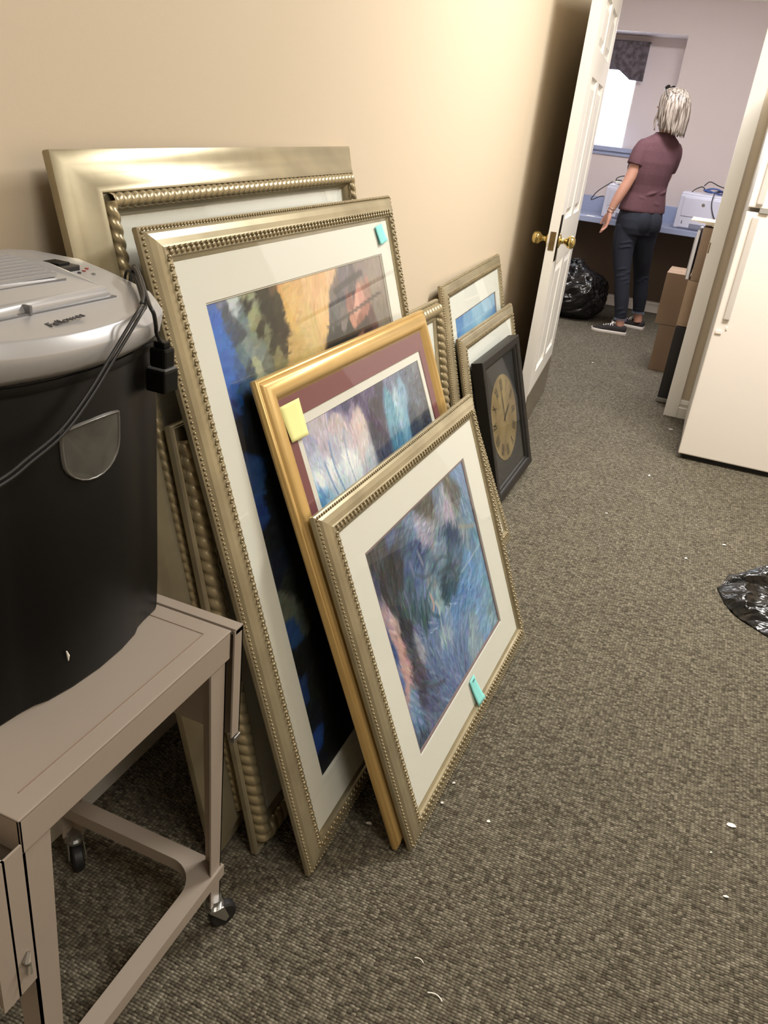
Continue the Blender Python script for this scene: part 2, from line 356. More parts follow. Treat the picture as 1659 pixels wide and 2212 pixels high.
# ------------------------------------------------------------------ painted pictures
def painting(pal, nx, ny, n_strokes, ang, length, width, jit, extra=(), power=3.2, seed=1, ay=1.0, warp=0.0):
    """an array (ny, nx, 3) of sRGB values, brushed from a palette of (u, v, r, g, b) dabs"""
    rg = np.random.default_rng(seed)
    P = np.array(pal, float); asp = ny/nx
    K = [(rg.normal(0, 1, 2)*f, rg.uniform(0, 6.28), 1/f**0.5, k % 2) for k, f in enumerate([6, 6, 9, 9, 14, 14, 22, 22, 35, 35, 50, 50])]
    def field(u, v):
        du = sum(a*np.sin(w[0]*u+w[1]*v*0.6+ph) for w, ph, a, c in K if c == 0)*warp
        dv = sum(a*np.sin(w[0]*u+w[1]*v*0.6+ph) for w, ph, a, c in K if c == 1)*warp
        u = u+du; v = v+dv
        d2 = (u[:, None]-P[None, :, 0])**2 + ((v[:, None]-P[None, :, 1])*asp*ay)**2 + 1e-5
        w = d2**(-power); w /= w.sum(1, keepdims=True)
        return w @ P[:, 2:5]
    gu, gv = np.meshgrid((np.arange(nx)+.5)/nx, (np.arange(ny)+.5)/ny)
    img = field(gu.ravel(), gv.ravel()).reshape(ny, nx, 3)
    u = rg.random(n_strokes); v = rg.random(n_strokes)
    base = field(u, v) + rg.normal(0, jit, (n_strokes, 1)) + rg.normal(0, jit*0.45, (n_strokes, 3))
    strokes = [(u[i]*nx, v[i]*ny, (ang(u[i], v[i]) + rg.normal(0, 0.30)), length*nx*rg.uniform(.4, 1.3), width*nx*rg.uniform(.5, 1.4), base[i], rg.uniform(.45, 1.0)) for i in range(n_strokes)]
    for pts, wd, c, al in extra:
        q = catmull([(a*nx, b*ny, 0) for a, b in pts], 8)
        for a, b in zip(q[:-1], q[1:]):
            dd = b-a; strokes.append(((a.x+b.x)/2, (a.y+b.y)/2, math.atan2(dd.y, dd.x), dd.length*0.8+1, wd*nx, np.array(c, float), al))
    for cx, cy, a, ln, wd, c, al in strokes:
        r = int(max(ln, wd))+2
        x0, x1, y0, y1 = max(int(cx)-r, 0), min(int(cx)+r+1, nx), max(int(cy)-r, 0), min(int(cy)+r+1, ny)
        if x0 >= x1 or y0 >= y1: continue
        X, Y = np.meshgrid(np.arange(x0, x1)-cx, np.arange(y0, y1)-cy)
        s = X*cos(a)+Y*sin(a); t = -X*sin(a)+Y*cos(a)
        t = t + 0.12*ln*np.sin(s/ln*2.1)
        m = np.clip(1.6-1.6*np.maximum(np.abs(s)/ln, np.abs(t)/wd), 0, 1)*al
        m = m*(0.8+0.2*np.sin(t*3.1+cx))
        m = np.clip(m, 0, 1)[..., None]
        img[y0:y1, x0:x1] = img[y0:y1, x0:x1]*(1-m)+c*m
    img += rg.normal(0, 2.0, img.shape)
    return np.clip(img, 4, 250)

def art_mat():
    m = bpy.data.materials.new('painted_print'); m.use_nodes = True; nt = m.node_tree
    b = nt.nodes['Principled BSDF']; b.inputs['Roughness'].default_value = 0.6
    a = nt.nodes.new('ShaderNodeVertexColor'); a.layer_name = 'paint'
    nt.links.new(a.outputs['Color'], b.inputs['Base Color'])
    tc = nt.nodes.new('ShaderNodeTexCoord'); n = nt.nodes.new('ShaderNodeTexNoise'); n.inputs['Scale'].default_value = 160
    nt.links.new(tc.outputs['Object'], n.inputs['Vector'])
    bp = nt.nodes.new('ShaderNodeBump'); bp.inputs['Strength'].default_value = 0.15; bp.inputs['Distance'].default_value = 0.0006
    nt.links.new(n.outputs['Fac'], bp.inputs['Height']); nt.links.new(bp.outputs[0], b.inputs['Normal'])
    return m
M_art = art_mat()

def art_obj(img, rect, t, parent, name='print'):
    ny, nx, _ = img.shape; x0, y0, x1, y1 = rect
    gx, gy = np.meshgrid(np.linspace(x0, x1, nx), np.linspace(y0, y1, ny))
    co = np.stack([gx, gy, np.full_like(gx, t)], -1).reshape(-1, 3)
    idx = np.arange(nx*ny).reshape(ny, nx)
    f = np.stack([idx[:-1, :-1], idx[:-1, 1:], idx[1:, 1:], idx[1:, :-1]], -1).reshape(-1, 4)
    me = bpy.data.meshes.new(name)
    me.vertices.add(len(co)); me.vertices.foreach_set('co', co.ravel().astype(np.float32))
    me.loops.add(f.size); me.loops.foreach_set('vertex_index', f.ravel().astype(np.int32))
    me.polygons.add(len(f)); me.polygons.foreach_set('loop_start', (np.arange(len(f))*4).astype(np.int32))
    me.update(calc_edges=True)
    at = me.color_attributes.new('paint', 'FLOAT_COLOR', 'POINT')
    c = img.reshape(-1, 3)/255.0; c = np.where(c <= 0.04045, c/12.92, ((c+0.055)/1.055)**2.4)
    at.data.foreach_set('color', np.concatenate([c, np.ones((len(c), 1))], 1).ravel().astype(np.float32))
    return link(name, me, M_art, parent)

# ------------------------------------------------------------------ picture frames
def frame_matrix(P):
    x, y, z, th, a, w, h, ro = P
    u = Vector((sin(th), cos(th), 0)); nh = Vector((cos(th), -sin(th), 0)); Z = Vector((0, 0, 1))
    v = cos(a)*Z - sin(a)*nh; n = cos(a)*nh + sin(a)*Z
    u, v = cos(ro)*u+sin(ro)*v, -sin(ro)*u+cos(ro)*v
    M = Matrix((u, v, n)).transposed().to_4x4(); M.translation = (x, y, z)
    return M

def moulding(prof, w, h):
    """profile (s inward, t forward), mitred round the four sides"""
    bm = bmesh.new()
    rings = [[Vector((s, s, t)), Vector((w-s, s, t)), Vector((w-s, h-s, t)), Vector((s, h-s, t))] for s, t in prof]
    vr = [[bm.verts.new(p) for p in r] for r in rings]
    n = len(vr)
    for a in range(n):
        b = (a+1) % n
        for k in range(4):
            j = (k+1) % 4
            bm.faces.new((vr[a][k], vr[a][j], vr[b][j], vr[b][k]))
    return bm

def sides(w, h, s):
    """the four side lines of a rectangle inset by s: start, direction, length, inward direction"""
    return [(Vector((s, s, 0)), Vector((1, 0, 0)), w-2*s, Vector((0, 1, 0))), (Vector((w-s, s, 0)), Vector((0, 1, 0)), h-2*s, Vector((-1, 0, 0))),
            (Vector((w-s, h-s, 0)), Vector((-1, 0, 0)), w-2*s, Vector((0, -1, 0))), (Vector((s, h-s, 0)), Vector((0, -1, 0)), h-2*s, Vector((1, 0, 0)))]

def raw_mesh(verts, faces):
    me = bpy.data.meshes.new('m'); me.from_pydata(verts, [], faces); me.update(); return me

_ico = {}
def ico(sub):
    if sub not in _ico:
        b = bmesh.new(); bmesh.ops.create_icosphere(b, subdivisions=sub, radius=1); b.verts.index_update()
        _ico[sub] = (np.array([v.co[:] for v in b.verts]), np.array([[v.index for v in f.verts] for f in b.faces])); b.free()
    return _ico[sub]

def ornament(name, items, m, parent, sub=1):
    """items: (centre, Xaxis, Yaxis, Zaxis) ellipsoid frames, all one trim mesh"""
    V, F = ico(sub); nv = len(V); vs = np.empty((len(items)*nv, 3)); fs = np.empty((len(items)*len(F), 3), int)
    for i, (c, a, b, d) in enumerate(items):
        vs[i*nv:(i+1)*nv] = V[:, :1]*np.array(a)+V[:, 1:2]*np.array(b)+V[:, 2:]*np.array(d)+np.array(c)
        fs[i*len(F):(i+1)*len(F)] = F+i*nv
    me = raw_mesh(vs.tolist(), fs.tolist()); me.name = name
    return link(name, me, m, parent, smooth=True)

def beads(w, h, s, t, pitch, r):
    it = []
    for p, d, L, inn in sides(w, h, s):
        n = max(int(L/pitch), 1)
        for i in range(n):
            c = p+d*(L*(i+.5)/n); it.append((c+Vector((0, 0, t)), d*r, inn*r, Vector((0, 0, r))))
    return it

def gadroon(w, h, s, t, pitch, lw):
    """leaning leaf-shaped lobes with a small pip beside each"""
    it = []; Z = Vector((0, 0, 1))
    for p, d, L, inn in sides(w, h, s):
        n = max(int(L/pitch), 1)
        for i in range(n):
            c = p+d*(L*(i+.5)/n)
            ax = (inn*0.86+d*0.35).normalized(); wx = ax.cross(Z)
            it.append((c+Z*t, ax*lw, wx*(pitch*0.34), Z*0.0045))
            it.append((c-inn*lw*0.75+d*(pitch*0.30)+Z*(t+0.002), d*0.0033, inn*0.0034, Z*0.0038))
    return it

def rope_trim(name, w, h, s, t, r, pitch, m, parent, seg=14, amp=0.24):
    verts = []; faces = []
    for p, d, L, inn in sides(w, h, s):
        n = int(L/(pitch/11)); base = len(verts); Z = Vector((0, 0, 1))
        for i in range(n+1):
            x = L*i/n
            for k in range(seg):
                a = 2*pi*k/seg; ph = (x/pitch*2*pi + a*1.9)
                rr = r*(1-amp+amp*abs(sin(ph/2))**0.6*1.25)
                q = p+d*x+inn*(rr*cos(a))+Z*(t+rr*sin(a)); verts.append(q[:])
        for i in range(n):
            for k in range(seg):
                j = (k+1) % seg; A = base+i*seg
                faces.append((A+k, A+j, A+seg+j, A+seg+k))
    me = raw_mesh(verts, faces); me.name = name
    return link(name, me, m, parent, smooth=True)

def panel(name, outer, inner, t0, t1, m, parent, bevel=0.0):
    """flat board with a window: outer/inner rects (x0,y0,x1,y1), from depth t0 to t1"""
    bm = bmesh.new()
    def R(r, z): return [bm.verts.new(p) for p in ((r[0], r[1], z), (r[2], r[1], z), (r[2], r[3], z), (r[0], r[3], z))]
    o0, o1 = R(outer, t0), R(outer, t1)
    if inner:
        i1 = R(inner, t1); ib = (inner[0]+bevel, inner[1]+bevel, inner[2]-bevel, inner[3]-bevel); i0 = R(ib, t0)
        prs = ((o0, o1), (o1, i1), (i1, i0), (i0, o0))
    else:
        prs = ((o0, o1),); bm.faces.new(o0); bm.faces.new(o1)
    for a, b in prs:
        for k in range(4): bm.faces.new((a[k], a[(k+1) % 4], b[(k+1) % 4], b[k]))
    return bmo(name, bm, m, parent, world=False)

def picture(name, label, P, kind, win=None, art=None, matm=None, group=None, liner=None, liner_m=None, cat='picture', mat_label=None, print_label=None):
    w, h = P[5], P[6]
    root = empty(name, label, cat, matrix=frame_matrix(P), group=group)
    if kind == 'silver':
        prof = [(0.003, -0.014), (0, -0.010), (0, -0.003), (0.0035, 0.0), (0.007, 0.001), (0.012, 0.0055), (0.022, 0.009), (0.031, 0.0105), (0.034, 0.012), (0.048, 0.011), (0.050, 0.006), (0.057, 0.003), (0.057, 0.0005), (0.040, -0.014)]
        bmo('moulding', moulding(prof, w, h), M_silver, root, world=False)
        ornament('bead_trim', beads(w, h, 0.0044, 0.0010, 0.0088, 0.0031), M_silverd, root)
        ornament('leaf_trim', gadroon(w, h, 0.0415, 0.011, 0.0145, 0.0070), M_silverd, root)
        mi, tm = 0.052, 0.002; bk = 0.012
    elif kind == 'gold':
        prof = [(0.003, -0.016), (0, -0.012), (0, -0.004), (0.003, 0.0), (0.006, 0.001), (0.008, -0.001), (0.011, 0.002), (0.016, 0.007), (0.023, 0.0105), (0.031, 0.011), (0.037, 0.008), (0.042, 0.003), (0.046, -0.001), (0.049, -0.003), (0.049, -0.005), (0.034, -0.016)]
        bmo('moulding', moulding(prof, w, h), M_gold, root, world=False, auto=40)
        mi, tm = 0.045, -0.003; bk = 0.014
    elif kind == 'rope_wide':
        prof = [(0.002, -0.014), (0, -0.010), (0, 0.0), (0.004, 0.0025), (0.020, 0.006), (0.036, 0.013), (0.052, 0.023), (0.058, 0.027), (0.061, 0.0265), (0.063, 0.023), (0.084, 0.021), (0.086, 0.022), (0.091, 0.017), (0.094, 0.012), (0.094, 0.006), (0.06, -0.010)]
        bmo('moulding', moulding(prof, w, h), M_silver, root, world=False, auto=50)
        rope_trim('rope_trim', w, h, 0.0735, 0.0245, 0.0112, 0.019, M_rope, root)
        mi, tm = 0.086, 0.008; bk = 0.008
    elif kind == 'rope':
        prof = [(0.002, -0.014), (0, -0.010), (0, -0.002), (0.002, 0.002), (0.0035, 0.001), (0.005, 0.003), (0.007, 0.002), (0.008, 0.000), (0.044, 0.000), (0.046, 0.005), (0.054, 0.004), (0.060, 0.0), (0.060, -0.003), (0.04, -0.014)]
        bmo('moulding', moulding(prof, w, h), M_silver, root, world=False)
        rope_trim('rope_trim', w, h, 0.0265, 0.003, 0.0185, 0.024, M_rope, root, 20, 0.22)
        mi, tm = 0.055, -0.002; bk = 0.012
    panel('backing_board', (0.012, 0.012, w-0.012, h-0.012), None, -bk, -bk+0.003, M_back, root)
    outer = (mi, mi, w-mi, h-mi)
    if win:
        mo = panel('mat_board', outer, win, tm-0.003, tm, matm or M_mat, root, bevel=0.001)
        if mat_label: mo['label'] = mat_label
        lo = outer; tt = tm-0.003
        inner = win
        if liner:
            inner = tuple(a+b for a, b in zip(win, (liner, liner, -liner, -liner)))
            panel('mat_liner', outer, inner, tt-0.002, tt, liner_m, root, bevel=0.001); tt -= 0.002
        img = art(inner)
        po = art_obj(img, (inner[0]-0.004, inner[1]-0.004, inner[2]+0.004, inner[3]+0.004), tt-0.0006, root)
        if print_label: po['label'] = print_label
    else:
        panel('mat_board', outer, None, tm-0.003, tm, matm or M_mat, root)
    panel('glass_pane', (mi-0.002, mi-0.002, w-mi+0.002, h-mi+0.002), None, tm+0.0015, tm+0.0032, M_glass, root)
    return root

FR = {'F1': [-0.62, 0.9836, 0.01, -0.03, 0.2163, 1.0566, 1.2924, 0.0162], 'R': [-0.5553, 1.0333, 0.01, -0.02, 0.222, 1.39, 0.8903, 0.0032], 'F2': [-0.4361, 1.0377, 0.01, -0.0083, 0.3033, 0.9965, 1.2255, 0.0114], 'F3': [-0.3068, 1.1803, 0.01, 0.0052, 0.3943, 0.825, 0.9976, -0.0024], 'F4': [-0.2794, 1.1929, 0.01, 0.0268, 0.3846, 0.8916, 0.748, 0.0161], 'F5': [-0.468, 2.427, 0.01, -0.0, 0.4528, 0.287, 0.4788, 0.0], 'G1': [-0.69, 2.8573, 0.01, -0.02, 0.254, 0.8509, 0.8663, 0.0363], 'G2': [-0.642, 2.887, 0.01, -0.01, 0.2746, 0.8033, 0.679, 0.0175], 'K': [-0.5769, 2.951, 0.02, 0.0185, 0.2819, 0.5244, 0.5802, 0.0318]}
ART = {'A4':[[0.009,0.989,60,58,62],[0.073,0.908,58,60,70],[0.129,0.797,40,42,50],[0.07,0.786,48,48,58],[0.235,0.891,70,85,110],[0.184,0.966,80,100,140],[0.371,0.921,120,140,175],[0.439,0.859,165,165,190],[0.515,0.776,150,150,170],[0.563,0.938,85,85,85],[0.461,0.972,75,78,82],[0.726,0.902,150,155,180],[0.747,0.829,170,165,185],[0.699,0.957,110,130,160],[0.895,0.957,105,135,180],[0.978,0.955,115,145,190],[0.884,0.897,90,95,100],[0.818,0.964,100,100,100],[0.951,0.744,110,140,175],[0.957,0.675,120,150,180],[0.9,0.647,125,142,160],[0.714,0.692,45,70,100],[0.944,0.566,95,130,165],[0.964,0.479,110,150,190],[0.716,0.62,80,105,135],[0.568,0.703,110,135,160],[0.299,0.84,75,95,130],[0.347,0.746,65,85,130],[0.259,0.756,70,95,140],[0.182,0.844,45,50,65],[0.447,0.643,80,110,140],[0.42,0.59,130,140,160],[0.403,0.541,115,140,165],[0.446,0.468,140,165,180],[0.582,0.515,50,80,105],[0.66,0.513,60,90,110],[0.519,0.466,45,75,95],[0.818,0.419,100,145,195],[0.862,0.293,110,150,200],[0.699,0.397,95,135,185],[0.929,0.201,115,155,190],[0.949,0.107,115,150,170],[0.299,0.65,85,110,160],[0.308,0.603,90,115,150],[0.235,0.65,60,85,110],[0.18,0.603,50,75,85],[0.294,0.511,65,95,110],[0.274,0.472,55,85,95],[0.085,0.707,45,50,65],[0.002,0.761,60,65,100],[0.015,0.675,175,150,165],[0.044,0.592,195,165,170],[0.051,0.491,190,150,150],[0.058,0.387,190,150,155],[0.048,0.306,185,150,160],[0.007,0.603,75,90,140],[0.015,0.476,70,90,150],[0.009,0.376,85,110,165],[0.128,0.558,45,50,65],[0.128,0.434,50,55,75],[0.128,0.31,70,65,85],[0.141,0.212,55,60,85],[0.063,0.241,110,135,175],[0.049,0.186,120,150,190],[0.048,0.12,95,120,165],[0.034,0.062,55,75,100],[0.143,0.053,90,105,140],[0.168,0.103,75,90,130],[0.213,0.019,85,100,135],[0.218,0.427,100,120,160],[0.19,0.404,150,150,170],[0.313,0.385,100,125,170],[0.418,0.417,90,120,165],[0.418,0.31,150,170,195],[0.486,0.37,130,155,190],[0.568,0.342,100,135,190],[0.605,0.222,105,135,180],[0.696,0.073,140,165,185],[0.85,0.062,120,160,200],[0.551,0.12,105,130,175],[0.393,0.192,100,125,175],[0.248,0.256,95,115,160],[0.342,0.094,90,110,155],[0.201,0.165,80,95,135],[0.515,0.053,100,125,170],[0.937,0.043,125,160,180]],'A3':[[0.066,0.997,190,185,200],[0.154,0.996,185,175,190],[0.228,0.997,110,105,150],[0.328,0.996,70,65,110],[0.41,0.997,60,60,100],[0.535,0.994,75,65,110],[0.587,0.963,50,50,75],[0.767,0.986,110,120,150],[0.902,0.978,100,110,130],[0.955,0.996,120,125,140],[0.656,0.991,130,130,170],[0.677,0.956,110,120,150],[0.801,0.921,140,175,205],[0.712,0.918,170,195,215],[0.637,0.907,95,150,180],[0.725,0.873,150,190,215],[0.625,0.852,110,165,195],[0.778,0.829,120,170,200],[0.629,0.816,80,130,165],[0.91,0.878,95,105,125],[0.904,0.822,85,90,105],[0.928,0.806,40,50,70],[0.831,0.806,45,60,85],[0.534,0.934,50,45,70],[0.526,0.885,70,60,90],[0.508,0.844,60,60,85],[0.503,0.82,70,75,100],[0.469,0.947,90,80,120],[0.333,0.967,150,140,175],[0.342,0.946,215,195,200],[0.397,0.91,220,200,200],[0.228,0.949,200,185,195],[0.389,0.864,215,205,210],[0.252,0.897,200,195,210],[0.121,0.951,195,185,205],[0.048,0.946,165,165,200],[0.059,0.9,190,200,225],[0.124,0.86,235,240,250],[0.248,0.84,235,240,250],[0.043,0.847,235,240,250],[0.09,0.847,205,212,232],[0.174,0.893,190,192,215],[0.17,0.825,210,225,240],[0.399,0.821,200,205,220],[0.024,0.821,100,150,205],[0.061,0.81,150,190,225],[0.96,0.912,90,95,110],[0.847,0.955,95,105,130]],'A2':[[0.024,0.995,75,110,190],[0.032,0.968,60,105,200],[0.038,0.941,55,110,205],[0.042,0.915,60,115,205],[0.034,0.89,55,105,195],[0.026,0.866,40,100,195],[0.038,0.844,25,80,160],[0.038,0.812,15,55,110],[0.041,0.785,15,40,75],[0.063,0.984,110,120,150],[0.074,0.963,85,95,115],[0.115,0.993,200,210,215],[0.118,0.975,190,205,215],[0.136,0.964,110,130,140],[0.176,0.991,150,155,125],[0.231,0.994,60,55,45],[0.269,0.987,45,40,30],[0.245,0.972,40,38,30],[0.169,0.978,50,55,55],[0.179,0.959,160,165,130],[0.189,0.944,140,145,110],[0.194,0.929,60,55,40],[0.259,0.947,45,42,32],[0.258,0.92,50,45,33],[0.299,0.954,70,60,42],[0.291,0.989,90,70,50],[0.221,0.904,120,125,100],[0.172,0.911,120,130,120],[0.128,0.905,130,145,150],[0.173,0.893,115,130,130],[0.237,0.882,60,60,45],[0.114,0.935,70,80,95],[0.083,0.936,65,80,110],[0.102,0.891,95,120,135],[0.146,0.865,170,175,150],[0.253,0.86,130,125,90],[0.292,0.879,70,60,45],[0.118,0.863,50,70,85],[0.188,0.868,110,115,110],[0.071,0.871,50,90,150],[0.095,0.845,35,60,90],[0.062,0.834,20,45,80],[0.071,0.805,15,30,45],[0.063,0.766,12,20,28],[0.343,0.993,215,165,100],[0.356,0.963,220,175,105],[0.369,0.933,225,185,115],[0.39,0.901,220,185,125],[0.397,0.87,210,180,120],[0.414,0.984,210,165,105],[0.475,0.978,225,185,130],[0.507,0.959,225,180,130],[0.546,0.984,225,180,130],[0.61,0.986,230,190,150],[0.538,0.94,230,190,140],[0.538,0.909,235,195,140],[0.515,0.882,230,190,130],[0.466,0.875,215,185,125],[0.405,0.855,205,180,120],[0.327,0.859,200,170,110],[0.626,0.966,120,105,100],[0.694,0.968,115,105,115],[0.649,0.942,90,85,95],[0.729,0.942,95,85,90],[0.615,0.915,100,95,100],[0.586,0.897,85,80,85],[0.647,0.888,120,110,110],[0.828,0.972,140,125,125],[0.91,0.98,150,135,130],[0.902,0.946,155,140,130],[0.831,0.938,165,125,115],[0.718,0.924,150,100,95],[0.792,0.908,210,150,140],[0.751,0.894,225,170,155],[0.802,0.887,170,110,100],[0.709,0.874,200,140,120],[0.763,0.859,150,95,80],[0.905,0.913,140,125,115],[0.906,0.874,125,115,105],[0.848,0.854,90,60,60],[0.68,0.858,30,25,22],[0.608,0.856,35,30,28],[0.542,0.854,40,32,28],[0.807,0.842,80,45,45],[0.025,0.673,25,50,90],[0.077,0.629,15,25,30],[0.019,0.627,20,45,95],[0.058,0.561,20,30,40],[0.157,0.626,18,22,26],[0.041,0.494,20,35,60],[0.071,0.437,50,55,50],[0.042,0.405,90,95,85],[0.078,0.353,80,85,80],[0.103,0.416,35,38,35],[0.037,0.339,25,50,90],[0.032,0.272,25,28,30],[0.017,0.208,25,45,85],[0.073,0.202,30,32,28],[0.029,0.128,25,35,50],[0.025,0.079,25,50,105],[0.04,0.019,15,25,45],[0.146,0.114,22,24,22],[0.099,0.035,15,18,20],[0.142,0.217,30,32,30],[0.135,0.27,22,24,24],[0.131,0.367,30,32,30]]}
c4 = lambda f, s: s
def art4(r):
    ex = [([(0.721, 0.476), (0.86, 0.487), (0.985, 0.50)], 0.006, (165, 188, 205), .8), ([(0.435, 0.449), (0.425, 0.35), (0.423, 0.269)], 0.007, (178, 198, 205), .8),
          ([(0.42, 0.50), (0.44, 0.455), (0.43, 0.42)], 0.012, (185, 195, 200), .7), ([(0.395, 0.56), (0.405, 0.50), (0.385, 0.47)], 0.010, (200, 168, 160), .8),
          ([(0.014, 0.701), (0.036, 0.605), (0.056, 0.47), (0.066, 0.372), (0.049, 0.295)], 0.016, (194, 158, 160), .6),
          ([(0.43, 0.60), (0.36, 0.56), (0.37, 0.47), (0.43, 0.41)], 0.010, (52, 82, 102), .6), ([(0.50, 0.60), (0.62, 0.57), (0.66, 0.49), (0.60, 0.42)], 0.012, (42, 62, 82), .55),
          ([(0.30, 0.72), (0.42, 0.64), (0.55, 0.66), (0.66, 0.60)], 0.010, (60, 82, 104), .6), ([(0.8, 0.7), (0.92, 0.64), (0.97, 0.62)], 0.012, (160, 155, 145), .6),
          ([(0.47, 0.44), (0.47, 0.30), (0.50, 0.16)], 0.004, (150, 172, 195), .6), ([(0.52, 0.43), (0.53, 0.30)], 0.004, (140, 165, 190), .6),
          ([(0.2, 0.70), (0.21, 0.62), (0.20, 0.55)], 0.010, (118, 128, 165), .6), ([(0.30, 0.79), (0.31, 0.70)], 0.012, (130, 140, 172), .6), ([(0.38, 0.80), (0.40, 0.71)], 0.012, (160, 158, 178), .6),
          ([(0.13, 0.26), (0.22, 0.18), (0.34, 0.12)], 0.010, (60, 60, 80), .5)]
    return painting(ART['A4'], 340, 272, 7500, lambda u, v: 1.45+0.9*sin(5*u+3*v), 0.032, 0.0065, 22, ex, seed=4, power=3.6, ay=0.75, warp=0.030)
def art3(r):
    pal = [list(p) for p in ART['A3']]+[[.2, .55, 190, 190, 215], [.5, .5, 170, 180, 210], [.8, .5, 90, 120, 150], [.3, .2, 90, 130, 180], [.7, .2, 60, 80, 120], [.05, .1, 60, 70, 110]]
    ex = [([(.16, .92), (.155, .85), (.19, .74), (.22, .6)], 0.006, (105, 140, 190), .8), ([(.10, .88), (.115, .82), (.14, .76)], 0.006, (105, 140, 190), .8),
          ([(.27, .93), (.25, .85), (.27, .75)], 0.004, (130, 150, 195), .7)]
    return painting(pal, 300, 380, 9000, lambda u, v: 1.5-1.2*u+0.5*sin(9*v), 0.018, 0.0042, 27, ex, seed=3, power=3.0, ay=0.8, warp=0.022)
def art2(r):
    pal = [(u, v, *(c if sum(c) > 190 else [q*1.3 for q in c] if c[2] > 78 else [q*0.68 for q in c])) for u, v, *c in ART['A2']]
    ex = [([(0.627, 0.943), (0.73, 0.957), (0.837, 0.967)], 0.012, (66, 60, 62), .85), ([(0.55, 0.875), (0.7, 0.885), (0.948, 0.907)], 0.006, (58, 52, 54), .8),
          ([(0.63, 0.82), (0.72, 0.838), (0.80, 0.85)], 0.016, (30, 25, 22), .9)]
    return painting(pal, 360, 450, 9000, lambda u, v: 0.35+0.5*sin(7*v) if u < 0.45 else 1.35+0.3*sin(9*v), 0.022, 0.0065, 10, ex, seed=2, power=8, ay=0.9, warp=0.016)
def art_sky(r):
    pal = [(x, y, 96+70*cl, 144+60*cl, 200+30*cl) for x, y, cl in ((.1, .95, 0), (.3, .97, .5), (.5, .95, .9), (.55, .85, 1), (.7, .97, .8), (.9, .93, .7), (.8, .82, .3), (.15, .8, .3), (.35, .85, .6), (.95, .8, .1), (.3, .6, .6), (.7, .6, .2), (.2, .3, 0), (.8, .3, .1), (.5, .1, 0))]
    return painting(pal, 160, 160, 1500, lambda u, v: 0.6, 0.03, 0.012, 9, seed=5, warp=0.05)
def art_plain(r):
    pal = [(.2, .8, 120, 140, 150), (.8, .8, 150, 150, 140), (.3, .3, 90, 100, 90), (.8, .2, 110, 100, 90), (.5, .5, 150, 160, 160)]
    return painting(pal, 80, 80, 400, lambda u, v: 0.2, 0.08, 0.02, 9, seed=6)

picture('framed_picture', 'largest picture frame, wide champagne leaf with thin rope trim, rearmost against the wall', FR['F1'], 'rope_wide', (0.17, 0.17, 0.8866, 1.12), art_plain)
picture('framed_picture', 'champagne frame with thick twisted rope moulding, mostly hidden behind the tall blue and gold painting', FR['R'], 'rope', (0.17, 0.15, 1.22, 0.72), art_plain, matm=M_mat2)
picture('framed_picture', 'tall champagne-framed abstract painting in blue, black and gold with cyan note in its top corner', FR['F2'], 'silver', (0.118, 0.139, 0.878, 1.096), art2, liner=0.003, liner_m=M_mat, print_label='blue, black and ochre abstract painting')
picture('framed_picture', 'smooth bright gold frame with burgundy mat around a purple and pale blue painting', FR['F3'], 'gold', (0.080, 0.092, 0.745, 0.906), art3, matm=M_burg, liner=0.020, liner_m=M_mat)
picture('framed_picture', 'frontmost champagne-framed blue abstract painting with wide ivory mat, leaning on the gold frame', FR['F4'], 'silver', (0.1325, 0.136, 0.7335, 0.616), art4, liner=0.0065, liner_m=M_mauve, print_label='blue abstract painting')
picture('framed_picture', 'champagne frame hidden behind the front blue painting, only its lower right corner showing', FR['F5'], 'silver')
picture('framed_picture', 'champagne-framed picture of blue sky and clouds, rearmost of those beside the door', FR['G1'], 'silver', (0.122, 0.15, 0.73, 0.724), art_sky, matm=M_mat2, liner=0.004, liner_m=M_mauve)
picture('framed_picture', 'small champagne frame with blank white mat between the sky picture and the black clock', FR['G2'], 'silver', matm=M_mat2)

